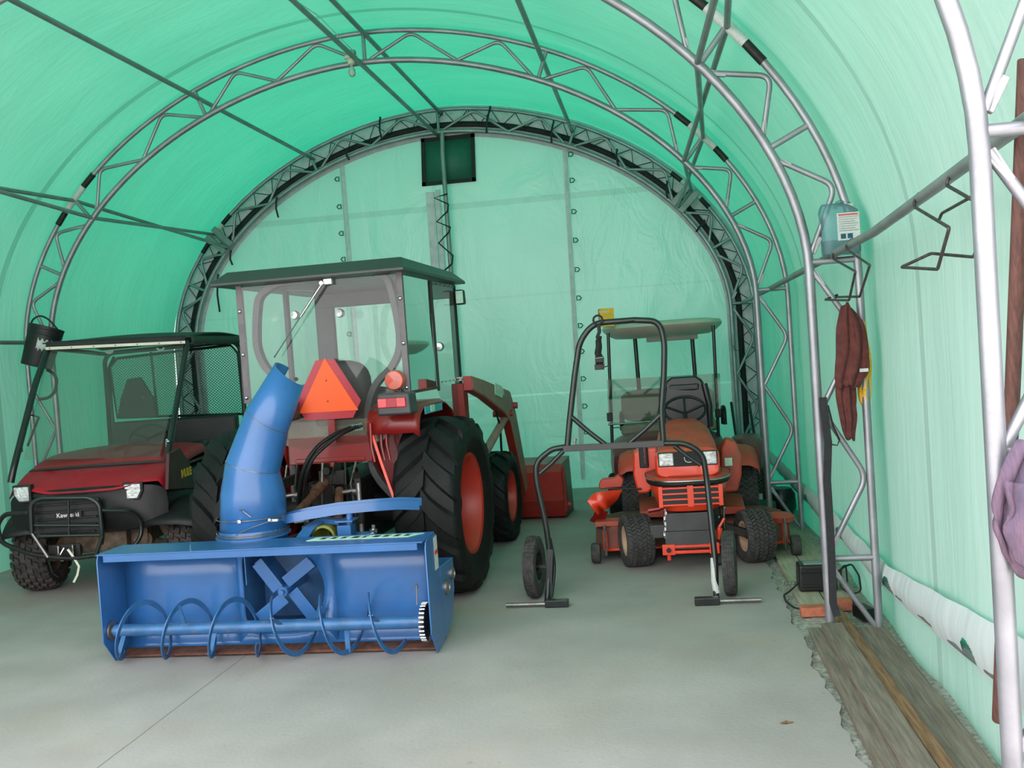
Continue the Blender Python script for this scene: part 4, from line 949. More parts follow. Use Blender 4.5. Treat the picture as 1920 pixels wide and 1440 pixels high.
# chassis, front fascia
MB().box((0, .95, .42), (.66, 2.3, .16)).box((0, .0, .42), (.40, .6, .20)).build('chassis', 'mud', uv, bevel=.01)
b = MB()
def fs(y, w, z0, z1, k=5, n=28):
    return [(w*math.copysign(abs(math.cos(2*PI*i/n))**(2/k), math.cos(2*PI*i/n)), y+.10*(w and (abs(math.cos(2*PI*i/n))**(2/k))**3), (z0+z1)/2+(z1-z0)/2*math.copysign(abs(math.sin(2*PI*i/n))**(2/k), math.sin(2*PI*i/n))) for i in range(n)]
b.loft([fs(-.40, .54, .50, .80), fs(-.37, .61, .48, .835), fs(-.15, .645, .50, .86), fs(.30, .65, .55, .90), fs(.75, .66, .50, .94)]); b.bm.transform(Matrix.Translation((-.075, 0, 0))); b.build('fascia', 'black_plastic', uv, ang=.9)
# hood: crowned red shell
def hoodp(u, v):
    """u across -1..1, v front..back"""
    x = (u*2-1); w = .60+.06*v; y = -.395+.10*abs(x)**3*(1-v)+1.12*v
    zf = .842-.055*math.exp(-((x)/.62)**6)+.0*x
    z = zf*(1-v)**2.2+(1-(1-v)**2.2)*(1.03+.03*(1-x*x))+.02*(1-x*x)
    if abs(x) > .94: z -= .06*(abs(x)-.94)/.06
    return (x*w-.075, y, z)
b = MB(); b.grid(hoodp, 32, 16); b.build('hood', 'mule_red', uv, ang=1, solid=.008)
b = MB()
b.tube([(x*.62-.075, -.09+.10*abs(x)**3-.03*math.cos(x*PI*1.0), .955+.025*(1-x*x)-(.04 if abs(x) > .95 else 0)) for x in [-1+i*.1 for i in range(21)]], .013, 8); b.build('hood_gasket', 'ink', uv)
for s_, px, py in ((-1, 41, 927), (1, 249, 921)):
    c = onY(px, py, -.38 if s_ < 0 else -.36); w = .070 if s_ > 0 else .062; h = .062
    pl = [(-w, h), (w, h), (w, .0), (w*.55, -h), (-w*.9, -h)] if s_ > 0 else [(-w, h), (w, h), (w, -h), (-w*.4, -h), (-w, 0)]
    q = MB().prism([(c.x+x*1.12, c.y+.0, c.z+z*1.12) for x, z in pl], (0, .06, 0)).build('headlamp', 'black_plastic', uv, bevel=.004)
    MB().prism([(c.x+x*.9, c.y-.012, c.z+z*.9) for x, z in pl], (0, .02, 0)).build('lens', 'lamp_clear', q, bevel=.006)
# grille bars and badge
gc = onY(125, 972, -.46)
gr_ = MB().box((gc.x, -.43, gc.z), (.50, .03, .28)).build('grille', 'ink', uv, bevel=.01)
for k in range(5): MB().box((gc.x, -.455, gc.z+.11-.055*k), (.50-.02*k, .02, .016)).build('grille_bar', 'black_plastic', gr_, bevel=.003)
bc = onY(127, 966, -.478)
MB().box((bc.x, -.472, bc.z), (.205, .004, .05)).build('badge_plate', 'black_plastic', gr_)
text('badge_lettering', 'Kawasaki', .046, (bc.x, -.476, bc.z), (1, 0, 0), (0, 0, 1), 'chrome', gr_, bold=.0008, sx=1.0)
# brush guard
def G_(pts, r=.015, bend=.05, m='black_tube', nm='guard_tube', closed=False):
    return MB().tube([onY(px, py, y) for px, py, y in pts], r, 10, bend=bend, closed=closed).build(nm, m, uv, ang=1)
G_([(60, 1000, -.54), (58, 945, -.54), (75, 934, -.54), (168, 933, -.54), (186, 945, -.54), (192, 1000, -.54), (190, 1020, -.52)], r=.017)
G_([(60, 1000, -.54), (90, 1045, -.54)], r=.013, m='steel'); G_([(192, 1005, -.54), (178, 1046, -.54)], r=.015)
G_([(62, 985, -.53), (190, 985, -.53)], r=.012); G_([(75, 1005, -.53), (190, 1003, -.53)], r=.012); G_([(128, 935, -.53), (130, 1005, -.53)], r=.010)
G_([(56, 962, -.52), (8, 964, -.40), (-6, 985, -.38), (2, 1018, -.42), (60, 1040, -.52), (130, 1048, -.54), (190, 1040, -.54), (225, 1040, -.5)], r=.018, m='steel_dark', bend=.08)
G_([(190, 957, -.52), (245, 958, -.42), (264, 975, -.36), (266, 1000, -.36), (256, 1020, -.40), (215, 1044, -.48)], r=.016, bend=.06)
G_([(90, 1048, -.5), (98, 1075, -.48), (110, 1082, -.46)], r=.006)
# winch
wc = onY(122, 1035, -.45)
w_ = MB().cyl((wc.x-.10, wc.y+.04, wc.z), (wc.x+.10, wc.y+.04, wc.z), .045, 16).box((wc.x, wc.y, wc.z), (.24, .02, .12)).build('winch', 'steel_dark', uv, bevel=.004)
for dx in (-.035, .075): MB().cyl((wc.x+dx, wc.y-.03, wc.z-.045), (wc.x+dx, wc.y-.03, wc.z+.055), .010, 10).build('fairlead_roller', 'chrome', w_)
MB().tube([(wc.x+.02, wc.y-.05, wc.z+.04), (wc.x-.005, wc.y-.06, wc.z-.0), (wc.x-.02, wc.y-.06, wc.z-.04), (wc.x+.01, wc.y-.06, wc.z-.055)], .009, 8, bend=.02).build('winch_hook', 'chrome', w_)
hp = [onY(127, 1030, -.53), onY(138, 1045, -.55), onY(148, 1062, -.55), (onY(145, 1078, -.55)), onY(138, 1092, -.55)]
MB().strap(hp, .016, .004, (1, .3, 0)).build('pull_strap', 'cream', w_, label='frayed tan pull strap')
MB().cyl(onY(268, 1012, -.2), onY(268, 1012, .1), .07, 16).box(onY(243, 1010, .0), (.14, .3, .16)).build('brake_drum', 'mud', uv)
# cab frame
rz_ = 1.90
fl, frr = onY(91, 653, .62), onY(351, 641, .62)
bl_, br_ = onY(196, 664, 1.72), onY(447, 640, 1.72)
MB().tube([fl, onY(66, 720, .40), onY(25, 880, .02), onY(20, 905, 0)], .027, 12, bend=.1).build('windshield_post', 'black_tube', uv, ang=1)
MB().tube([frr, onY(338, 720, .45), onY(312, 868, .05), onY(308, 905, .02)], .025, 12, bend=.1).build('windshield_post', 'black_tube', uv, ang=1)
MB().tube([fl, frr], .02, 12).build('roof_tube', 'black_tube', uv); MB().tube([fl, bl_], .02, 12).build('roof_tube', 'black_tube', uv); MB().tube([frr, br_], .02, 12).build('roof_tube', 'black_tube', uv)
MB().tube([onY(208, 838, 1.55), onY(203, 760, 1.65), onY(196, 676, 1.72), onY(206, 662, 1.72), onY(438, 640, 1.72), onY(450, 652, 1.72), onY(457, 750, 1.66), onY(460, 800, 1.60)], .022, 12, bend=.05).build('rear_hoop', 'black_tube', uv, ang=1)
MB().tube([onY(216, 836, 1.45), onY(208, 750, 1.52), onY(204, 690, 1.6), onY(214, 670, 1.68)], .016, 10, bend=.05).build('hoop_brace', 'black_tube', uv, ang=1)
# rear expanded-metal screen: frame, bars and lattice
yS = 1.66
c4 = [onY(220, 836 if 0 else 783, yS), onY(206, 690, yS), onY(220, 672, yS), onY(432, 647, yS), onY(446, 662, yS), onY(456, 776, yS)]
MB().tube(c4, .014, 8, closed=True).build('screen_frame', 'black_tube', uv)
for (a, c) in (((283, 660), (296, 783)), ((366, 652), (381, 779))): MB().strap([onY(*a, yS), onY(*c, yS)], .022, .012, (1, 0, 0)).build('screen_bar', 'black_tube', uv)
b = MB(); poly = [V((p.x, 0, p.z)) for p in c4]
def inside(x, z):
    r = False; n = len(poly)
    for i in range(n):
        a, c = poly[i], poly[(i+1) % n]
        if (a.z > z) != (c.z > z) and x < (c.x-a.x)*(z-a.z)/(c.z-a.z)+a.x: r = not r
    return r
x0_, x1_ = min(p.x for p in poly), max(p.x for p in poly); z0_, z1_ = min(p.z for p in poly), max(p.z for p in poly)
cwx, cwz = .030, .0135
nxx = int((x1_-x0_)/cwx)+1; nzz = int((z1_-z0_)/cwz)+1
for i in range(nxx):
    for j in range(nzz):
        x = x0_+i*cwx+(cwx/2 if j % 2 else 0); z = z0_+j*cwz
        for dx in (-cwx/2, cwx/2):
            if inside(x, z) and inside(x+dx, z+cwz):
                a = V((x, yS, z)); c = V((x+dx, yS, z+cwz)); n_ = V((-(c.z-a.z), 0, dx)).normalized()*.0021
                b.face([a-n_, a+n_, c+n_, c-n_])
b.build('screen_mesh', 'black_tube', uv, weld=False, solid=.0015)
# canvas roof
def roofp(u, v):
    a = fl*(1-u)+frr*u; c = bl_*(1-u)+br_*u; p = a*(1-v)+c*v
    p.z += .035+.075*math.sin(PI*v*.9+.15)*(.6+.4*math.sin(PI*u))
    ov = .035; p.x += (u*2-1)*ov; p.y += (v*2-1)*.03
    return tuple(p)
b = MB(); b.grid(roofp, 14, 12); b.build('canvas_roof', 'canvas', uv, ang=1, solid=.012)
b = MB(); vs_ = []
for (dy, dz) in ((-.035, .055), (-.05, .01)):
    vs_.append([b.bm.verts.new(fl*(1-i/10)+frr*(i/10)+V((0, dy, dz))) for i in range(11)])
for i in range(10): b.bm.faces.new((vs_[0][i], vs_[0][i+1], vs_[1][i+1], vs_[1][i]))
b.build('canvas_front_flap', 'canvas_edge', uv, solid=.008)
for (A0, A1) in ((frr, br_),):
    b = MB(); rr_ = [[b.bm.verts.new(A0*(1-i/10)+A1*(i/10)+V((.04, 0, .05-d_*(1+.1*math.sin(i*2)))))for i in range(11)] for d_ in (0, .075)]
    for i in range(10): b.bm.faces.new((rr_[0][i], rr_[0][i+1], rr_[1][i+1], rr_[1][i]))
    b.build('canvas_side_flap', 'canvas', uv, solid=.006)
st_ = MB().strap([fl+V((0, -.055, -.003)), frr+V((0, -.055, -.003))], .024, .008, (0, 0, 1)).build('mounting_strip', 'cream', uv)
for k in range(7): MB().ball(fl+(frr-fl)*(k/6*.94+.03)+V((0, -.062, -.003)), .005, n=6).build('rivet', 'steel_dark', st_)
for px in (205, 301): 
    c = onY(px, 657 if px < 250 else 652, .60); MB().tube([c+V((.028*math.cos(PI+PI*q/8), 0, .022*math.sin(PI+PI*q/8))) for q in range(9)], .010, 8).build('clamp_clip', 'white_label', uv)
b = MB(); b.grid(lambda u, v: tuple((fl*(1-u)+frr*u)*(1-v)+(onY(45, 862, .10)*(1-u)+onY(300, 858, .12)*u)*v+V((0, -.01, 0))), 1, 1); b.build('windshield', 'wind_glass', uv)
# grab handle and mirror arm on the left post
MB().tube([onY(88, 693, .50), onY(100, 700, .50), onY(107, 712, .50), onY(103, 735, .48), onY(92, 746, .46), onY(72, 749, .42)], .013, 10, bend=.03).build('grab_handle', 'black_plastic', uv, ang=1)
MB().strap([onY(58, 778, .34), onY(73, 782, .34), onY(52, 836, .16)], .02, .01, (0, 1, 0)).build('latch_arm', 'black_plastic', uv)
MB().box(onY(38, 842, .12), (.03, .03, .05)).build('clamp', 'mud', uv, bevel=.003)
MB().cyl(onY(313, 823, .14), onY(313, 838, .14), .012, 8).ball(onY(315, 828, .12), .016, n=8).build('spring_latch', 'chrome', uv)
# seats, dash, steering wheel
p0, p1 = onY(212, 812, 1.45), onY(448, 806, 1.45)
b = MB().box(((p0.x+p1.x)/2, 1.45, (p0.z+p1.z)/2-.02), (p1.x-p0.x, .12, .30)); b.build('seat_back', 'vinyl_grey', uv, bevel=.035, seg=4)
MB().box(((p0.x+p1.x)/2, 1.18, .93), (p1.x-p0.x, .46, .14)).build('seat_cushion', 'vinyl_grey', uv, bevel=.03, seg=3)
hq = [onY(x, y, 1.52) for x, y in ((219, 785), (226, 745), (238, 711), (262, 707), (288, 748), (292, 783))]
hr_ = MB().prism(hq, (0, .05, 0)).build('headrest_panel', 'vinyl_grey', uv, bevel=.008)
MB().cyl(onY(268, 745, 1.515), onY(268, 745, 1.50), .016, 12).build('panel_button', 'rust', hr_)
sw = onY(279, 822, .95)
MB().tube([sw+V((.175*math.cos(q*PI/14), .05*math.sin(q*PI/14), .115*math.sin(q*PI/14))) for q in range(28)], .013, 8, closed=True).build('steering_wheel', 'black_plastic', uv, ang=1)
MB().tube([sw+V((-.15, 0, .06)), sw, sw+V((.15, 0, .06))], .012, 8).tube([sw, sw+V((0, -.15, -.16))], .02, 8).build('steering_column', 'black_plastic', uv)
MB().box((0, .80, 1.0), (1.10, .16, .12)).build('dashboard', 'black_plastic', uv, bevel=.02)
# maroon side panel behind the right wing, with the yellow model lettering
sp_ = [onX(x, y, .60) for x, y in ((318, 850), (338, 840), (352, 860), (372, 905), (376, 915), (316, 918))]
pn = MB().prism(sp_, (-.03, 0, 0)).build('side_panel', 'mule_dust', uv, bevel=.006)
lc = onX(350, 886, .603)
text('side_lettering', 'MULE', .085, lc, (0, 1, 0), (0, 0, 1), 'ink_yellow', pn, bold=.004, sx=1.25)
MB().box((0, 1.30, .62), (1.16, .95, .20)).build('floor_tub', 'black_plastic', uv, bevel=.02)
MB().box((0, 2.10, .86), (1.20, .85, .30)).build('cargo_bed', 'black_plastic', uv, bevel=.02)
MB().tube([onX(352, 868, .55), onX(400, 850, .55)], .014, 8).build('parking_lever', 'mule_dust', uv)
LOCAL[0] = False
# ================================================================== RED LAWN TRACTOR facing the camera
mw = thing('lawn_tractor', 'orange red ride-on lawn tractor facing the camera, with a wide cutting deck', 'lawn tractor', (2.55, 7.8, 0))
MXC = 2.555
for s_, rzz in ((-1, .26), (1, .26)):
    wheel('front_tyre', .195, .105, .205, 'turf', (MXC+s_*.43, 7.33, .193), mw, 'rim_cream', 'rubber_dusty', side=-1, lug=.013, dish=.03, rz=rzz)
    wheel('rear_tyre', .30, .15, .24, 'turf', (MXC+s_*.44, 8.50, .30), mw, 'rim_cream', 'rubber_dusty', side=s_, lug=.014, dish=.04)
def se2(y, cx, w, z0, z1, k=4, n=28):
    return [(cx+w*math.copysign(abs(math.cos(2*PI*i/n))**(2/k), math.cos(2*PI*i/n)), y, (z0+z1)/2+(z1-z0)/2*math.copysign(abs(math.sin(2*PI*i/n))**(2/k), math.sin(2*PI*i/n))) for i in range(n)]
hx = 2.532
b = MB(); b.loft([se2(7.165, hx, .195, .66, .815), se2(7.18, hx, .215, .65, .845), se2(7.26, hx, .225, .63, .885), se2(7.50, hx, .225, .60, .945), se2(7.80, hx, .205, .60, 1.005), se2(8.02, hx, .16, .60, 1.02), se2(8.04, hx, .12, .62, 1.00)])
hd = b.build('hood', 'red_dusty', mw, ang=.8)
# cleaner snout below the dust line: headlamp surround
b = MB(); b.loft([se2(7.135, hx, .215, .675, .835, 5), se2(7.15, hx, .228, .665, .85, 5), se2(7.22, hx, .232, .655, .868, 5)]); b.build('headlamp_panel', 'orange_bright', mw, ang=.8)
for px, w in ((1249, .105), (1331, .095)):
    c = gy(px, 862 if px < 1290 else 858, 7.13); l = MB().box((c.x, 7.132, c.z), (w+.012, .012, .105)).build('headlamp', 'ink', mw, bevel=.006); MB().box((c.x, 7.126, c.z), (w, .014, .092)).build('lens', 'lamp_clear', l, bevel=.010)
c = gy(1291, 860, 7.13); g_ = MB().box((c.x, 7.13, c.z), (.215, .012, .105)).build('radiator_grille', 'black_plastic', mw, bevel=.003)
for k in range(7): MB().box((c.x, 7.123, c.z-.04+.013*k), (.21, .006, .005)).build('grille_slat', 'ink', g_)
MB().tube([(c.x-.018, 7.117, c.z+.028), (c.x-.032, 7.117, c.z+.005), (c.x-.022, 7.117, c.z-.018), (c.x+.002, 7.117, c.z-.026), (c.x+.024, 7.117, c.z-.02)], .0035, 6, bend=.01).box((c.x+.008, 7.117, c.z-.004), (.02, .004, .012)).build('emblem', 'white_label', g_)
# lower cowl: wraps round with black decal strip, bright trim, slotted grille
def cowl(z0, z1, dw=0, y0=7.07, n=22, wid=.315):
    out = []
    for i in range(n+1):
        a = -PI*.5+PI*i/n; x = hx+(wid+dw)*math.copysign(abs(math.sin(a))**.62, math.sin(a)); y = y0-dw+.62*(1-abs(math.cos(a))**.55)
        out.append((x, y))
    return out
def band(nm, m, z0, z1, dw0=0, dw1=0, parent=mw, y0=7.07, wid0=.27, wid1=.315, solid=.006):
    b = MB(); A = cowl(0, 0, dw0, y0, wid=wid0); B = cowl(0, 0, dw1, y0, wid=wid1)
    r1 = [b.bm.verts.new((x, y, z0)) for x, y in A]; r2 = [b.bm.verts.new((x, y, z1)) for x, y in B]
    for i in range(len(r1)-1): b.bm.faces.new((r1[i], r1[i+1], r2[i+1], r2[i]))
    return b.build(nm, m, parent, ang=.9, solid=solid)
band('cowl', 'orange_bright', .435, .655, wid0=.235, wid1=.31)
band('cowl_shelf', 'red_dusty', .655, .68, wid0=.31, wid1=.25, dw1=-.03)
band('decal_strip', 'ink', .612, .650, wid0=.305, wid1=.314, dw0=.003, dw1=.003)
band('bright_trim', 'chrome', .640, .655, wid0=.312, wid1=.314, dw0=.007, dw1=.007)
gl = MB().box((hx+.005, 7.058, .545), (.42, .02, .135)).build('lower_grille', 'ink', mw, bevel=.008)
for k in range(4): MB().box((hx+.005, 7.048, .485+.04*k), (.42, .014, .013)).build('grille_bar', 'orange_bright', gl, bevel=.003)
for dx, w in ((-.21, .03), (.0, .045), (.21, .03)): MB().box((hx+.005+dx, 7.047, .545), (w, .016, .15)).build('grille_bar', 'orange_bright', gl, bevel=.003)
# foot guards on both sides
for s_, pts in ((-1, [(1187, 850), (1200, 841), (1240, 838), (1240, 905), (1215, 925), (1196, 926), (1187, 890)]), (1, [(1352, 840), (1362, 823), (1380, 828), (1391, 855), (1391, 890), (1384, 922), (1352, 925)])):
    q = [gy(x, y, 7.62) for x, y in pts]
    MB().prism(q, (0, .22, 0)).build('foot_guard', 'orange_bright' if s_ < 0 else 'red_dusty', mw, bevel=.02, seg=3)
q = gy(1207, 858, 7.60); MB().box((q.x, 7.60, q.z), (.07, .02, .16)).build('guard_slot', 'ink', mw, bevel=.01); MB().cyl((q.x+.01, 7.58, q.z-.05), (q.x+.01, 7.58, q.z+.10), .010, 8).build('lift_lever', 'chrome', mw)
q = gy(1366, 866, 7.60); MB().box((q.x, 7.60, q.z), (.055, .01, .06)).build('decal_plate', 'decal_mint', mw)
b = MB(); b.loft([se2(7.62, MXC, .40, .30, .36), se2(8.2, MXC, .42, .30, .38)]); b.build('footboard', 'red_dusty', mw, bevel=.005)
for s_ in (-1, 1):
    b = MB(); rows = []
    for i in range(11):
        a = math.radians(40+110*i/10); rows.append([b.bm.verts.new((MXC+s_*x, 8.50-math.cos(a)*.36, .33+math.sin(a)*.40-dz)) for x, dz in ((.20, -.02), (.50, 0), (.56, .03), (.575, .08))])
    for i in range(10):
        for j in range(3): b.bm.faces.new((rows[i][j], rows[i+1][j], rows[i+1][j+1], rows[i][j+1]))
    b.build('rear_fender', 'red_dusty', mw, ang=1, solid=.008)
# steering wheel, seat
sc = gy(1284, 768, 8.1)
MB().tube([(sc.x+.165*math.cos(q*PI/14), sc.y+.07*math.sin(q*PI/14), sc.z+.10*math.sin(q*PI/14)) for q in range(28)], .012, 8, closed=True).build('steering_wheel', 'black_plastic', mw, ang=1)
MB().tube([(sc.x-.15, sc.y, sc.z+.03), (sc.x, sc.y, sc.z-.03), (sc.x+.15, sc.y, sc.z+.03)], .011, 8).tube([(sc.x, sc.y, sc.z-.02), (sc.x, sc.y-.1, sc.z-.18)], .018, 10).tube([(sc.x, sc.y, sc.z-.03), (sc.x, sc.y+.07, sc.z+.10)], .01, 8).build('steering_column', 'black_plastic', mw)
s1, s2 = gy(1237, 750, 8.62), gy(1331, 748, 8.62); cx_, hw = (s1.x+s2.x)/2, (s2.x-s1.x)/2
t0 = gy(1290, 706, 8.62).z; b0 = .88
b = MB(); b.loft([[(cx_+hw*k*x, 8.62+dy-.06*abs(x)**2, b0+(t0-b0)*z) for x, z in ((-.96, 0), (-1, .35), (-.92, .72), (-.72, .93), (-.5, 1), (.5, 1), (.72, .93), (.92, .72), (1, .35), (.96, 0))] for dy, k in ((-.02, .93), (.0, 1), (.09, .97))])
seat2 = b.build('seat_back', 'vinyl_black', mw, bevel=.02, seg=3, ang=.8)
for z, w in ((.80, .62), (.60, .70), (.44, .74)): MB().box((cx_, 8.585, b0+(t0-b0)*z), (hw*2*w, .05, (t0-b0)*.155)).build('seat_rib', 'vinyl_black', seat2, bevel=.022, seg=4)
for s_ in (-1, 1): MB().tube([(cx_+s_*hw*.93, 8.56, b0+.02), (cx_+s_*hw*.95, 8.54, b0+(t0-b0)*.45), (cx_+s_*hw*.80, 8.56, b0+(t0-b0)*.85)], .028, 10).build('seat_bolster', 'vinyl_black', seat2, ang=1)
MB().box((cx_, 8.40, .84), (hw*2, .42, .12)).build('seat_cushion', 'vinyl_black', mw, bevel=.04, seg=4)
# weight bracket, frame rails and front axle
MB().box((2.52, 7.10, .355), (.34, .02, .13)).box((2.52, 7.095, .225), (.36, .03, .13)).box((2.52, 7.25, .30), (.30, .30, .16)).build('front_plate', 'cab_frame', mw, bevel=.004)
bb = MB().box((2.52, 7.07, .145), (.34, .03, .022)).box((2.52, 7.07, .185), (.34, .03, .018)).box((2.36, 7.07, .165), (.09, .035, .075)).box((2.68, 7.07, .165), (.07, .035, .075)).build('hitch_bar', 'orange_bright', mw, bevel=.004)
for x in (2.36, 2.67): MB().cyl((x, 7.05, .165), (x, 7.035, .165), .018, 6).build('bolt', 'steel_dark', bb)
MB().cyl((2.36, 7.07, .14), (2.36, 7.07, .09), .014, 8).cyl((2.67, 7.07, .14), (2.67, 7.07, .09), .014, 8).build('bar_pin', 'orange_bright', bb)
MB().strap([(MXC-.40, 7.33, .20), (MXC-.20, 7.33, .27), (MXC+.20, 7.33, .27), (MXC+.40, 7.33, .20)], .06, .06, (0, 1, 0)).build('front_axle', 'steel_dark', mw, bevel=.006)
MB().tube([gy(1335, 1012, 7.15), gy(1342, 1000, 7.15), gy(1358, 972, 7.18)], .011, 8).cyl(gy(1345, 1010, 7.14), gy(1350, 990, 7.14), .02, 8).build('lift_handle', 'orange_bright', mw)
MB().cyl(gy(1215, 957, 7.4), gy(1238, 953, 7.4), .020, 10).build('steering_link', 'red_deep', mw)
MB().cyl(gy(1357, 955, 7.3), gy(1357, 990, 7.3), .010, 8).ball(gy(1357, 953, 7.3), .014, n=8).ball(gy(1347, 970, 7.25), .012, n=8).build('grease_joint', 'chrome', mw)
ch_ = MB()
for k in range(11):
    a = gy(1247+.5*math.sin(k*1.3)*3, 957+k*5, 7.08); ch_.tube([a+V((.005*math.cos(q*PI/3), .004*math.sin(q*PI/3)*(k % 2), .011*math.sin(q*PI/3))) for q in range(6)], .0022, 5, closed=True)
ch_.build('chain', 'chrome', mw)
MB().box((2.30, 7.24, .275), (.14, .12, .10)).build('hydraulic_block', 'cab_frame', mw, bevel=.01)
MB().box((MXC, 7.75, .40), (.40, .9, .22)).build('engine_frame', 'steel_dark', mw, bevel=.02)
# cutting deck
b = MB(); dk = [(1.80, 7.62), (1.90, 7.50), (2.15, 7.50), (2.5, 7.56), (2.9, 7.52), (3.15, 7.50), (3.27, 7.60), (3.28, 7.95), (3.15, 8.20), (1.95, 8.20), (1.80, 8.02)]
r_ = [[b.bm.verts.new((2.54+(x-2.54)*k, 7.85+(y-7.85)*k, z)) for x, y in dk] for k, z in ((1.0, .085), (1.0, .10), (.985, .235), (.95, .265), (.5, .275))]
for i in range(4): b.skin(r_[i], r_[i+1])
b.bm.faces.new(r_[4]); dk_ = b.build('cutting_deck', 'deck_dusty', mw, ang=.6)
b = MB(); q1 = [b.bm.verts.new((2.54+(x-2.54)*1.004, 7.85+(y-7.85)*1.01, z_)) for z_ in (.082, .10) for x, y in dk]; n_ = len(dk)
for i in range(n_): b.bm.faces.new((q1[i], q1[(i+1) % n_], q1[n_+(i+1) % n_], q1[n_+i]))
b.build('deck_rim', 'orange_bright', dk_, solid=.006)
for px, py in ((1118, 1030), (1490, 1003)):
    c = gy(px, py, 7.47)
    MB().cyl((c.x-.035, 7.44, .085), (c.x+.035, 7.44, .085), .075, 20).build('deck_roller', 'rubber_dusty', dk_, bevel=.01)
    MB().box((c.x+(.075 if px < 1200 else -.07), 7.46, .17), (.035, .04, .15)).build('roller_bracket', 'orange_bright', dk_, bevel=.006)
    MB().cyl((c.x+(.075 if px < 1200 else -.07), 7.44, .06), (c.x+(.075 if px < 1200 else -.07), 7.44, .29), .012, 8).build('bracket_pin', 'steel', dk_)
MB().lathe([(.10, 0), (.11, .04), (.08, .06), (0, .065)], (3.20, 7.62, .235), n=20).build('deck_corner', 'red_dusty', dk_)
# folded-up discharge chute at the left
def D(px, py, Y=7.55): return gy(px, py, Y)
A_ = [(1101, 940, 7.50), (1110, 928, 7.56), (1120, 923, 7.50), (1130, 921, 7.57), (1167, 918, 7.55)]
B_ = [(1121, 966, 7.54), (1129, 959, 7.60), (1136, 955, 7.54), (1144, 950, 7.60), (1158, 936, 7.58)]
b = MB()
for i in range(4): b.face([D(*A_[i]), D(*A_[i+1]), D(*B_[i+1]), D(*B_[i])])
b.build('discharge_chute', 'orange_bright', dk_, ang=.15, solid=.010)
MB().strap([D(1128, 958, 7.6), D(1124, 970, 7.62), D(1116, 980, 7.64)], .10, .012, (1, .2, 0)).build('chute_arm', 'red_deep', dk_)
MB().prism([D(1122, 908, 7.7), D(1128, 899, 7.7), D(1150, 897, 7.7), D(1160, 890, 7.7), D(1170, 900, 7.7), D(1166, 914, 7.7), D(1124, 918, 7.7)], (0, .10, 0)).build('chute_cover', 'red_dusty', dk_, bevel=.012)
MB().cyl(D(1140, 917, 7.6), D(1203, 917, 7.6), .008, 8).build('chute_rod', 'ink', dk_)
MB().box((1.92, 7.6, .285), (.22, .16, .04)).build('chute_hinge', 'red_dusty', dk_, bevel=.006)
# ================================================================== GOLF CART behind it
gc_ = thing('golf_cart', 'maroon golf cart with cream canopy parked against the back wall', 'golf cart', (2.4, 9.9, 0))
n = 40
def ov(y0, y1, w, z, cx=2.42, k=3.2): return [(cx+w*math.copysign(abs(math.cos(2*PI*i/n))**(2/k), math.cos(2*PI*i/n)), (y0+y1)/2+(y1-y0)/2*math.copysign(abs(math.sin(2*PI*i/n))**(2/k), math.sin(2*PI*i/n)), z) for i in range(n)]
b = MB(); b.loft([ov(9.6, 10.4, .36, 1.695), ov(9.45, 10.55, .46, 1.70), ov(9.36, 10.66, .53, 1.735), ov(9.25, 10.75, .575, 1.775), ov(9.22, 10.78, .585, 1.80), ov(9.25, 10.75, .57, 1.83), ov(9.5, 10.5, .46, 1.85)]); cp = b.build('canopy', 'canopy', gc_, ang=.8)
MB().box((2.47, 9.40, 1.748), (.34, .05, .02)).box((2.52, 10.3, 1.675), (.52, .14, .05)).build('canopy_console', 'canopy', cp, bevel=.012)
for px, Y, r in ((1140, 9.42, .016), (1338, 9.42, .016), (1190, 10.35, .022), (1297, 10.35, .022)):
    tpt = gy(px, 622 if Y < 10 else 628, Y)
    bt = gy(px+(8 if px < 1200 and Y < 10 else 10), 830 if Y < 10 else 745, Y)
    MB().cyl((tpt.x, Y, 1.765 if Y < 10 else 1.75), (bt.x, Y, .72 if Y < 10 else .95), r, 12).build('canopy_post', 'black_tube', gc_)
q = [gy(1138, 712, 9.38), gy(1350, 700, 9.38), gy(1352, 782, 9.38), gy(1141, 795, 9.38)]
b = MB(); b.face(q); b.build('windshield', 'tint_glass', gc_)
for px, py in ((1143, 782), (1346, 775)): MB().box(gy(px, py, 9.36), (.05, .03, .08)).build('windshield_clip', 'black_plastic', gc_, bevel=.005)
MB().cyl(gy(1140, 796, 9.36), gy(1240, 789, 9.36), .009, 8).cyl(gy(1150, 802, 9.42), gy(1200, 799, 9.42), .006, 8).build('windshield_rail', 'chrome', gc_)
a, c = gy(1165, 765, 10.15), gy(1340, 757, 10.15)
b = MB(); b.loft([ [(x_, y_, z_) for x_, y_, z_ in [((a.x+c.x)/2+(c.x-a.x)/2*kk*math.copysign(abs(math.cos(2*PI*i/n))**(2/5), math.cos(2*PI*i/n)), 10.15+dy, 1.01+.165*kk*math.copysign(abs(math.sin(2*PI*i/n))**(2/5), math.sin(2*PI*i/n))) for i in range(n)]] for dy, kk in ((-.02, .94), (0, 1), (.06, 1), (.08, .94))]); b.build('seat_back', 'beige', gc_, ang=.8)
MB().box(((a.x+c.x)/2, 9.95, .80), (c.x-a.x, .45, .10)).build('seat_cushion', 'beige', gc_, bevel=.03)
for x0, s_ in ((1.97, 1), (2.97, -1)):
    MB().tube([(x0, 10.1, .78), (x0, 10.1, .95), (x0, 9.8, .97), (x0, 9.78, .80)], .02, 8, bend=.08).build('arm_rest', 'black_plastic', gc_, ang=1)
b = MB(); b.loft([se2(9.10, 2.40, .40, .38, .62), se2(9.16, 2.40, .50, .32, .70), se2(9.40, 2.40, .54, .30, .78), se2(9.55, 2.40, .54, .30, .80)]); b.build('front_cowl', 'maroon', gc_, ang=.8)
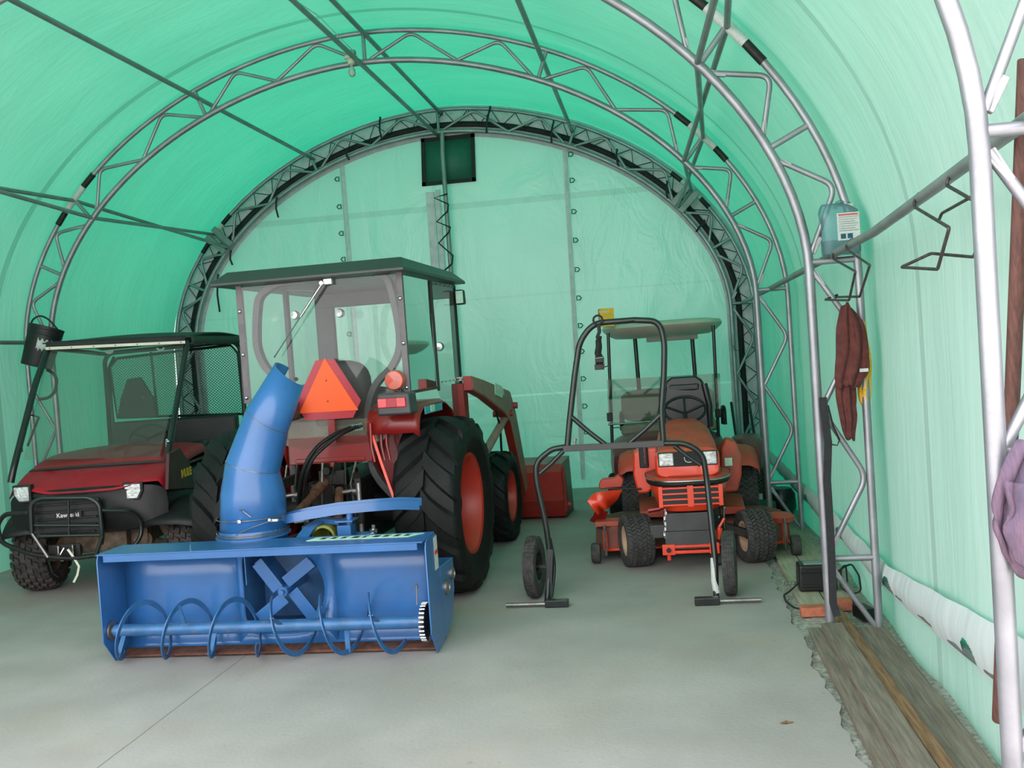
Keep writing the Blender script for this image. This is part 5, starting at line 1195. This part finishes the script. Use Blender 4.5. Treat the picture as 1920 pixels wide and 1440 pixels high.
MB().box((2.40, 10.1, .45), (1.08, 1.1, .42)).build('body', 'maroon', gc_, bevel=.06, seg=3)
for x in (1.93, 2.87):
    for y in (9.35, 10.45): wheel('tyre', .22, .11, .20, 'rib', (x, y, .22), gc_, 'rim_cream', 'rubber', side=1 if x > 2.4 else -1, lug=.006)
# ================================================================== WHEELED TUBE FRAME (black) standing in front of the lawn tractor
FY = 6.42
fr_ = thing('wheeled_frame', 'black tubular lifting frame on two small pneumatic wheels in front of the lawn tractor', 'frame', (2.1, 6.4, 0))
def Fp(px, py, Y=FY): return gy(px, py, Y)
MB().tube([Fp(1064, 836), Fp(1068, 790), Fp(1078, 700), Fp(1087, 640), Fp(1112, 606), Fp(1190, 600), Fp(1236, 602), Fp(1246, 640), Fp(1245, 700), Fp(1240, 770), Fp(1244, 830)], .020, 14, bend=[.0, .05, .05, .06, .10, .0, .08, .08, .05, .05, 0][:11]).build('upper_hoop', 'black_tube', fr_, ang=1)
MB().tube([Fp(1056, 841), Fp(1245, 831)], .02, bend=0, sec=[(-.022, -.020), (.022, -.020), (.022, .020), (-.022, .020)]).build('cross_beam', 'black_tube', fr_, bevel=.003)
MB().tube([Fp(1060, 838), Fp(1035, 842), Fp(1004, 866), Fp(1006, 905), Fp(1024, 985), Fp(1031, 1040), Fp(1026, 1128, 6.36)], .019, 14, bend=[0, .03, .10, .06, .1, .06, 0]).build('leg_tube', 'black_tube', fr_, ang=1)
MB().tube([Fp(1240, 831), Fp(1285, 831), Fp(1318, 850), Fp(1326, 905), Fp(1334, 985, 6.36), Fp(1341, 1050, 6.32), Fp(1343, 1128, 6.28)], .019, 14, bend=[0, .05, .10, .06, .1, .06, 0]).build('leg_tube', 'black_tube', fr_, ang=1)
for (a, c, r) in (((1072, 782), (1136, 834), .016), ((1240, 776), (1178, 832), .016), ((1056, 846), (1012, 888), .015), ((1264, 836), (1314, 872), .015)):
    MB().tube([Fp(*a), (Fp(*a)+Fp(*c))/2+V((0, 0, -.006)), Fp(*c)], r, 12).build('gusset_tube', 'black_tube', fr_, ang=1)
MB().cyl(Fp(1078, 832), Fp(1078, 824), .009, 8).cyl(Fp(1078, 826), Fp(1078, 823), .014, 6).build('stop_bolt', 'steel', fr_)
for (px, py, Y, s_, rzz) in ((1002, 1065, 6.50, 1, -.10), (1368, 1060, 6.40, -1, -.10)):
    c = gy(px, py, Y); wheel('tyre', .206, .105, .082, 'rib', (c.x, Y, .207), fr_, 'black_tube', 'rubber_dusty', side=s_, lug=.006, dish=.02, rz=rzz)
    e = gy(1030, 1068, Y) if s_ > 0 else gy(1342, 1068, Y)
    MB().cyl((c.x, Y, .207), (e.x, Y-.04, .207), .010, 10).build('wheel_axle', 'steel', fr_)
MB().strap([Fp(1031, 1030, 6.40), Fp(1028, 1130, 6.36)], .04, .012, (1, .3, 0)).build('wheel_plate', 'black_tube', fr_)
MB().tube([Fp(1031, 1010, 6.44), (gy(1041, 1060, 6.5)), Fp(1034, 1120, 6.40)], .012, 10, bend=.2).build('wheel_guard', 'black_tube', fr_, ang=1)
MB().tube([Fp(1338, 1046, 6.33), Fp(1340, 1090, 6.30), Fp(1344, 1112, 6.29)], .022, 10).build('tape_wrap', 'white_label', fr_, label='torn grey-white tape wrap')
for (a, c, d, e, Y) in (((948, 1137), (1030, 1133), (1022, 1134), (1066, 1133), 6.23), ((1352, 1133), (1428, 1127), (1303, 1133), (1350, 1131), 6.17)):
    p, q = gz(*a, .02), gz(*c, .02); MB().cyl((p.x, Y, .022), (q.x, Y, .022), .013, 12).build('foot_bar', 'steel', fr_)
    p, q = gz(*d, .02), gz(*e, .02); MB().box(((p.x+q.x)/2, Y, .025), (q.x-p.x, .055, .048)).build('foot_socket', 'black_tube', fr_, bevel=.006)
# yellow box wedged behind the hoop, ratchet strap hanging from it
bx = thing('carton', 'small yellow and red carton standing on the canopy behind the black hoop', 'box', (1.90, 9.3, 1.81))
c = gy(1137, 601, 9.33)
cb_ = MB().box((c.x, 9.33, 1.81+.10), (.135, .09, .17), Rz(.25)).build('carton_body', 'yellow', bx, bevel=.003)
cf = MB().box((c.x-.012, 9.283, 1.945), (.10, .004, .045), Rz(.25)).build('carton_band', 'ink_red', bx)
MB().box((c.x-.014, 9.281, 1.962), (.09, .004, .014), Rz(.25)).build('carton_stripe', 'white_label', bx)
rs = thing('ratchet_strap', 'black ratchet tie-down hanging from the top of the black hoop', 'strap', tuple(gy(1125, 640, 6.40)))
MB().tube([gy(1121, 600, 6.385)+V((.03*math.cos(q*PI/5), .0, .03*math.sin(q*PI/5))) for q in range(10)], .008, 6, closed=True).build('strap_loop', 'black_strap', rs)
MB().strap([gy(1122, 606, 6.385), gy(1124, 622, 6.38), gy(1120, 632, 6.38), gy(1125, 645, 6.38)], .024, .006, (1, .2, 0)).build('webbing', 'black_strap', rs)
b = MB(); b.loft([[gy(x+dx, y, 6.38)+V((0, dy, 0)) for dx, dy in ((-w, 0), (0, -.03), (w, 0), (0, .03))] for x, y, w in ((1126, 630, 3), (1122, 638, 6), (1123, 650, 6.5), (1121, 662, 7), (1125, 672, 8), (1125, 684, 8))]); b.build('webbing_bundle', 'black_strap', rs, bevel=.004)
MB().box(gy(1124, 674, 6.36), (.055, .03, .04)).box(gy(1124, 688, 6.36), (.06, .04, .035)).build('ratchet_body', 'steel_dark', rs, bevel=.004)
MB().tube([gy(1116, 680, 6.35), gy(1118, 692, 6.35), gy(1132, 692, 6.35), gy(1133, 680, 6.35)], .005, 6).cyl(gy(1117, 672, 6.35), gy(1131, 670, 6.35), .006, 8).build('ratchet_handle', 'chrome', rs)
MB().tube([gy(1131, 689, 6.37), gy(1140, 686, 6.37), gy(1141, 690, 6.37)], .004, 6).build('strap_hook', 'black_strap', rs)
# ================================================================== things on the right trusses
CY2 = 5.547
jg = thing('fluid_jug', 'translucent blue jug, a quarter full, standing on the cross bar of the right truss', 'jug', (3.385, CY2, 2.045))
def rr(cx, cy, hx_, hy_, z, n=24, k=5): return [(cx+hx_*math.copysign(abs(math.cos(2*PI*i/n))**(2/k), math.cos(2*PI*i/n)), cy+hy_*math.copysign(abs(math.sin(2*PI*i/n))**(2/k), math.sin(2*PI*i/n)), z) for i in range(n)]
jx, jy = 3.385, CY2-.01; z0 = 2.045
b = MB(); b.loft([rr(jx, jy, .090, .058, z0), rr(jx, jy, .098, .066, z0+.012), rr(jx, jy, .100, .067, z0+.20), rr(jx-.008, jy, .098, .065, z0+.235), rr(jx-.022, jy, .076, .045, z0+.262), rr(jx-.04, jy, .05, .035, z0+.275)]); b.build('bottle', 'jug_clear', jg, ang=.9)
b = MB(); b.loft([rr(jx, jy, .086, .054, z0+.004), rr(jx, jy, .093, .061, z0+.014), rr(jx, jy, .094, .062, z0+.078)]); b.build('fluid', 'jug_liquid', jg, ang=.9)
MB().tube([(jx-.02, jy, z0+.25), (jx-.005, jy, z0+.285), (jx+.05, jy, z0+.28), (jx+.07, jy, z0+.235)], .011, 8, bend=.02).build('handle', 'jug_clear', jg, ang=1)
MB().cyl((jx+.062, jy, z0+.245), (jx+.062, jy, z0+.27), .022, 16).build('cap', 'white_label', jg, bevel=.003)
lb = MB().box((jx+.033, jy-.068, z0+.145), (.115, .003, .145)).build('label', 'white_label', jg)
MB().box((jx+.033, jy-.0705, z0+.207), (.10, .002, .007)).build('label_heading', 'ink_red', lb)
for k in range(7): MB().box((jx+.033-.004*(k % 3), jy-.0705, z0+.195-.012*k), (.10-.008*(k % 3), .002, .0035)).build('label_text', 'galv_dull', lb)
for dx in (-.03, .005): MB().box((jx+.033+dx, jy-.0705, z0+.094), (.026, .002, .026)).build('label_panel', 'jug_liquid', lb)
# bent wire hooks over the right rail
def rz2(y): return 2.05+(2.15-2.05)*max(0, min(1, (4.9-y)/2.2)) if y < 5.5 else 2.05
def hook(pts, label):
    o = MB().tube(pts, .0058, 8, bend=.012).build('wire_hook', 'wire', None, ang=1); return tag(o, label, 'hook', 'bent wire hooks on the right rail')
def HK(L_): return [gx(px, py, 3.34+dx) for px, py, dx in L_]
hook(HK([(1794, 320, .02), (1786, 320, .0), (1776, 340, -.025), (1776, 348, -.025), (1836, 382, -.03), (1838, 372, -.03), (1836, 361, .06), (1766, 400, .10), (1760, 414, .10)]), 'nearest bent wire hook on the right rail, touching the front truss leg')
hook(HK([(1731, 362, .02), (1722, 362, .0), (1714, 380, -.025), (1715, 388, -.025), (1780, 427, -.03), (1758, 505, -.04), (1690, 501, -.06), (1746, 475, .02), (1826, 482, .08), (1842, 428, .10)]), 'second bent wire hook on the right rail, hanging in front of the pale wall')
hook(HK([(1600, 448, .02), (1594, 450, .0), (1586, 462, -.025), (1588, 468, -.025), (1631, 497, -.03), (1612, 556, -.02), (1560, 557, .02)]), 'small bent wire hook just right of the blue jug base')
hook(HK([(1576, 466, .02), (1568, 468, .0), (1561, 478, -.025), (1563, 486, -.025), (1604, 509, -.03), (1592, 563, -.04), (1547, 562, -.06), (1570, 553, .02)]), 'furthest bent wire hook, hanging under the blue jug')
# towels and cloths
def cloth(nm, outline_pts, label, cat, m, Y, th=.012, amp=.018, fx=55, seed=0, fold=1.0):
    """hanging cloth: rows of (left px, right px, y px) with soft vertical folds"""
    b = MB(); rows = []; NW = 22
    for i, (l, r, y) in enumerate(outline_pts):
        row = []
        for j in range(NW+1):
            u = j/NW; p = gy(l+(r-l)*u+1.6*math.sin(i*1.7+seed+u*3), y+3*math.sin(u*9+seed+i*.9)+2*math.sin(u*21+seed), Y)
            d = amp*(math.sin(u*fx*.28+seed+i*.45)+.6*math.sin(u*fx*.55+i*.8+seed*2)+.35*math.sin(u*fx*.9-i*1.1))*fold
            d += -.03*math.sin(PI*u)
            row.append(b.bm.verts.new(p+V((0, d, 0))))
        rows.append(row)
    for i in range(len(rows)-1):
        for j in range(NW): b.bm.faces.new((rows[i][j], rows[i+1][j], rows[i+1][j+1], rows[i][j+1]))
    o = b.build(nm, m, None, ang=3, solid=th, sub=1); return tag(o, label, cat)
tw = [(1580, 1590, 571), (1574, 1602, 582), (1571, 1617, 600), (1571, 1622, 625), (1569, 1627, 650), (1568, 1630, 675), (1566, 1631, 692), (1565, 1615, 710), (1568, 1612, 725)]
cloth('towel', tw, 'maroon brown towel hanging on a brace of the right truss', 'towel', 'cloth_brown', CY2-.055, amp=.010)
tw2 = [(1567, 1604, 715), (1566, 1603, 740), (1572, 1604, 765), (1576, 1606, 790), (1580, 1603, 808), (1590, 1600, 822)]
o = cloth('towel_tail', tw2, '', '', 'cloth_brown', CY2-.03, amp=.010, seed=2)
o.name = 'towel_tail'; tail = o
tparent = bpy.data.objects['towel']; tail.parent = tparent
for k in ('label', 'category'):
    if k in tail: del tail[k]
cloth('chamois', [(1608, 1622, 600), (1612, 1627, 640), (1616, 1631, 670), (1616, 1632, 690), (1610, 1632, 705), (1608, 1631, 730), (1613, 1629, 750), (1619, 1626, 758)], 'yellow orange chamois cloth hanging behind the brown towel', 'cloth', 'cloth_yellow', CY2+.02, amp=.008, seed=1)
MB().box(gy(1620, 694, CY2-.085), (.045, .006, .018)).build('care_tag', 'white_label', tparent)
cloth('towel', [(1905, 2000, 828), (1893, 2000, 850), (1878, 2000, 880), (1866, 2000, 915), (1858, 2000, 945), (1864, 2000, 965), (1858, 2000, 985), (1874, 2000, 1010), (1884, 2000, 1040), (1900, 2000, 1062), (1916, 2000, 1085)], 'mauve towel with grey stripes hanging at the right edge', 'towel', 'cloth_pink', 2.60, amp=.014, th=.014, seed=3)
mt_ = [o for o in bpy.data.objects if o.name.startswith('towel') and o.get('label', '').startswith('mauve')][0]
o = cloth('towel_fold', [(1882, 2000, 903), (1884, 2000, 925), (1893, 2000, 950), (1899, 2000, 962), (1880, 2000, 988), (1890, 2000, 1012), (1904, 2000, 1045), (1912, 2000, 1062)], '', '', 'cloth_pink', 2.565, amp=.010, seed=5)
o.parent = mt_
for k in ('label', 'category'):
    if k in o: del o[k]
# black strap hanging down the truss leg
o = MB().strap([gy(1543, 745, 5.50), gy(1546, 775, 5.49), gy(1553, 830, 5.49), gy(1551, 900, 5.49), gy(1556, 980, 5.49), gy(1560, 1060, 5.49), gy(1562, 1130, 5.49), gy(1570, 1156, 5.47)], .040, .006, (1, 0, 0)).strap([gy(1552, 760, 5.50), gy(1562, 800, 5.48), gy(1574, 825, 5.48), gy(1570, 835, 5.48), gy(1556, 833, 5.49)], .03, .005, (.4, 1, 0)).build('webbing_strap', 'black_strap', None)
tag(o, 'long black webbing strap hanging down the right truss leg', 'strap')
# wooden handle behind the near leg
p0, p1 = gx(1873, 1352, 3.405), gx(1912, 400, 3.405)
MB_ = MB().cyl(p0, p0+(p1-p0)*1.25, .0215, 16).build('wooden_pole', 'pole_wood', None, bevel=.006)
tag(MB_, 'red brown wooden pole leaning behind the nearest truss leg', 'pole')
# pail on the left truss leg
pc = gy(78, 650, 8.30); pail = thing('pail', 'black plastic pail hanging tilted on the left truss leg', 'bucket', tuple(pc))
MXp = Matrix.Translation(pc) @ Matrix.Rotation(.26, 4, 'Y') @ Matrix.Rotation(-.18, 4, 'X')
def tb(b): b.bm.transform(MXp); return b
b = MB(); b.lathe([(.001, -.19), (.128, -.19), (.133, -.18), (.146, .10), (.152, .105), (.152, .118), (.149, .12), (.152, .135), (.152, .148), (.149, .15), (.154, .168), (.154, .185), (.146, .186), (.142, .16), (.128, -.17), (.001, -.175)], n=40); tb(b).build('pail_body', 'bucket_plastic', pail, ang=.5)
b = MB(); b.tube([(-.15, 0, .15), (-.13, -.05, .22), (-.06, -.06, .275), (.02, -.05, .26), (.10, -.02, .20), (.15, 0, .15)], .008, 8, bend=.04); tb(b).build('pail_handle', 'black_strap', pail, ang=1)
def patch(nm, m, a0, a1, zz0, zz1, jag):
    b = MB(); n_ = 10; r1 = []; r2 = []
    for i in range(n_+1):
        a = a0+(a1-a0)*i/n_; R_ = .1425
        r1.append(b.bm.verts.new((R_*math.cos(a), R_*math.sin(a), zz0+jag*math.sin(i*2.3)))); r2.append(b.bm.verts.new(((R_+.006)*math.cos(a), (R_+.006)*math.sin(a), zz1+jag*math.cos(i*1.9))))
    for i in range(n_): b.bm.faces.new((r1[i], r1[i+1], r2[i+1], r2[i]))
    tb(b).build(nm, m, pail, solid=.001)
patch('torn_label', 'white_label', -PI*.42, -PI*.16, -.035, .055, .018); patch('torn_label', 'white_label', PI*.90, PI*1.16, -.02, .09, .012)
# ================================================================== along the right edge: boards, charger, bricks, clutter
def board(x0, x1, y0, y1, z, h, label, m, rz_=0, grp=None):
    o = MB().box(((x0+x1)/2, (y0+y1)/2, z+h/2), (x1-x0, y1-y0, h), Rz(rz_)).build('plank', m, None, bevel=.004); return tag(o, label, 'plank', grp)
board(3.085, 3.235, 2.2, 5.54, -.01, .036, 'weathered plank at the left of the near stack beside the slab', 'wood_grey', -.006)
board(3.165, 3.275, 2.2, 5.50, .028, .034, 'plank lying on top of the left weathered plank', 'wood_grey', .004)
board(3.285, 3.345, 2.2, 5.90, -.005, .048, 'narrow brown batten between the near planks, reaching furthest back', 'wood_edge', .010)
board(3.345, 3.50, 2.2, 5.55, -.01, .030, 'wide grey plank next to the right wall', 'wood_grey', 0)
board(3.13, 3.275, 5.98, 8.35, -.02, .035, 'pale dusty plank left of the gap, under the battery charger', 'wood_pale')
board(3.285, 3.47, 6.10, 8.40, -.02, .030, 'pale dusty plank right of the gap, behind the battery charger', 'wood_pale')
cg = thing('battery_charger', 'black battery charger box on the pale plank beside the truss leg', 'charger', (3.275, 6.42, .015))
MB().box((3.275, 6.42, .10), (.235, .17, .165), taper=.95).build('case', 'vinyl_black', cg, bevel=.014, seg=3)
MB().box((3.275, 6.40, .187), (.16, .08, .008)).build('top_panel', 'galv_dull', cg, bevel=.002)
for z in (.055, .145): MB().box((3.27, 6.333, z), (.20, .012, .014)).build('case_rib', 'vinyl_black', cg, bevel=.004)
tag(MB().tube([(3.16, 6.40, .06), (3.10, 6.36, .02), (3.055, 6.30, .012), (3.05, 6.15, .012), (3.08, 6.0, .012), (3.11, 5.96, .015), (3.16, 6.0, .02), (3.22, 5.98, .025), (3.30, 5.97, .03)], .006, 8, bend=.03).build('power_cord', 'black_strap', None, ang=1), 'black cord looping from the charger onto the slab edge', 'cord')
tag(MB().tube([(3.40, 6.45, .10), (3.46, 6.50, .13), (3.50, 6.45, .16), (3.515, 6.30, .12), (3.50, 6.18, .05), (3.44, 6.20, .03), (3.40, 6.30, .05), (3.43, 6.42, .14), (3.47, 6.48, .15), (3.46, 6.40, .06)], .006, 8, bend=.03).build('power_cord', 'black_strap', None, ang=1), 'coiled black cord behind the charger against the wall', 'cord')
def brick(c, s_, rz_, label): return tag(MB().box(c, s_, Rz(rz_)).build('brick', 'brick', None, bevel=.004), label, 'brick', 'bricks by the truss foot')
brick((3.20, 5.93, .012), (.19, .085, .055), .02, 'orange brick on the gravel left of the truss leg')
brick((3.355, 6.02, .02), (.12, .09, .06), .05, 'darker orange brick right of the black strap')
tag(MB().box((3.44, 5.80, .03), (.07, .14, .07), Rz(.3)).cyl((3.41, 5.86, .05), (3.40, 5.92, .10), .012, 8).build('hand_tool', 'vinyl_black', None, bevel=.01), 'black handled tool lying between the feet of the right truss', 'tool')
b = MB()
for k in range(4): b.tube([(3.10+k*.022+.012*math.cos(q*PI/4), 6.52+.01*math.sin(k), .03+.012*math.sin(q*PI/4)) for q in range(8)], .003, 5, closed=True)
tag(b.build('wire_clip', 'chrome', None), 'small coil of bright wire on the pale plank beside the charger', 'wire')
l_ = gz(1475, 1356, 0); tag(MB().prism([(l_.x-.03, l_.y-.008, .003), (l_.x-.01, l_.y-.015, .004), (l_.x+.03, l_.y, .003), (l_.x, l_.y+.012, .006)], (0, 0, .002)).build('dry_leaf', 'wood_edge', None), 'single dry leaf lying on the concrete slab', 'leaf')
# dark machine parts behind the lawn tractor
tl = thing('garden_tiller', 'dark red walk-behind tiller half hidden behind the lawn tractor', 'tiller', (3.12, 9.3, 0))
b = MB(); b.loft([se2(9.0, 3.13, .09, .42, .66), se2(9.1, 3.13, .14, .36, .72), se2(9.4, 3.13, .15, .36, .74), se2(9.5, 3.13, .10, .42, .68)]); b.build('engine_cover', 'maroon', tl, ang=.8)
wheel('tyre', .24, .11, .16, 'turf', (3.16, 9.1, .24), tl, 'rim_cream', 'rubber_dusty', side=1)
MB().tube([(3.05, 9.4, .6), (3.05, 9.9, 1.0)], .014, 8).tube([(3.22, 9.4, .6), (3.22, 9.9, 1.0)], .014, 8).build('handlebar', 'black_tube', tl)
pm = thing('push_mower', 'small black and green machine standing behind the middle truss foot on the right', 'mower', (3.36, 8.9, 0))
b = MB(); b.lathe([(.0, .30), (.09, .29), (.12, .24), (.13, .12), (.10, .06), (.0, .05)], (3.36, 8.9, 0), n=20); b.build('engine_cover', 'vinyl_black', pm, ang=.6)
MB().box((3.20, 8.85, .12), (.20, .22, .16)).build('deck', 'mesh_win', pm, bevel=.02)
MB().box((3.16, 8.72, .25), (.05, .02, .05)).build('decal', 'decal_mint', pm)
# clamp plates where pipes meet the rear truss shoulders
for s_ in (-1, 1):
    c = V((s_*2.78, 11.33, 3.24)); R_ = Ry(s_*.78)
    t = thing('clamp_bracket', 'steel bracket plates on the %s shoulder of the back arch' % ('left' if s_ < 0 else 'right'), 'bracket', tuple(c))
    for dx in (-.06, .06): MB().box(c+R_ @ V((dx, 0, 0)), (.07, .03, .30), R_).build('bracket_plate', 'galv_dull', t, bevel=.004)
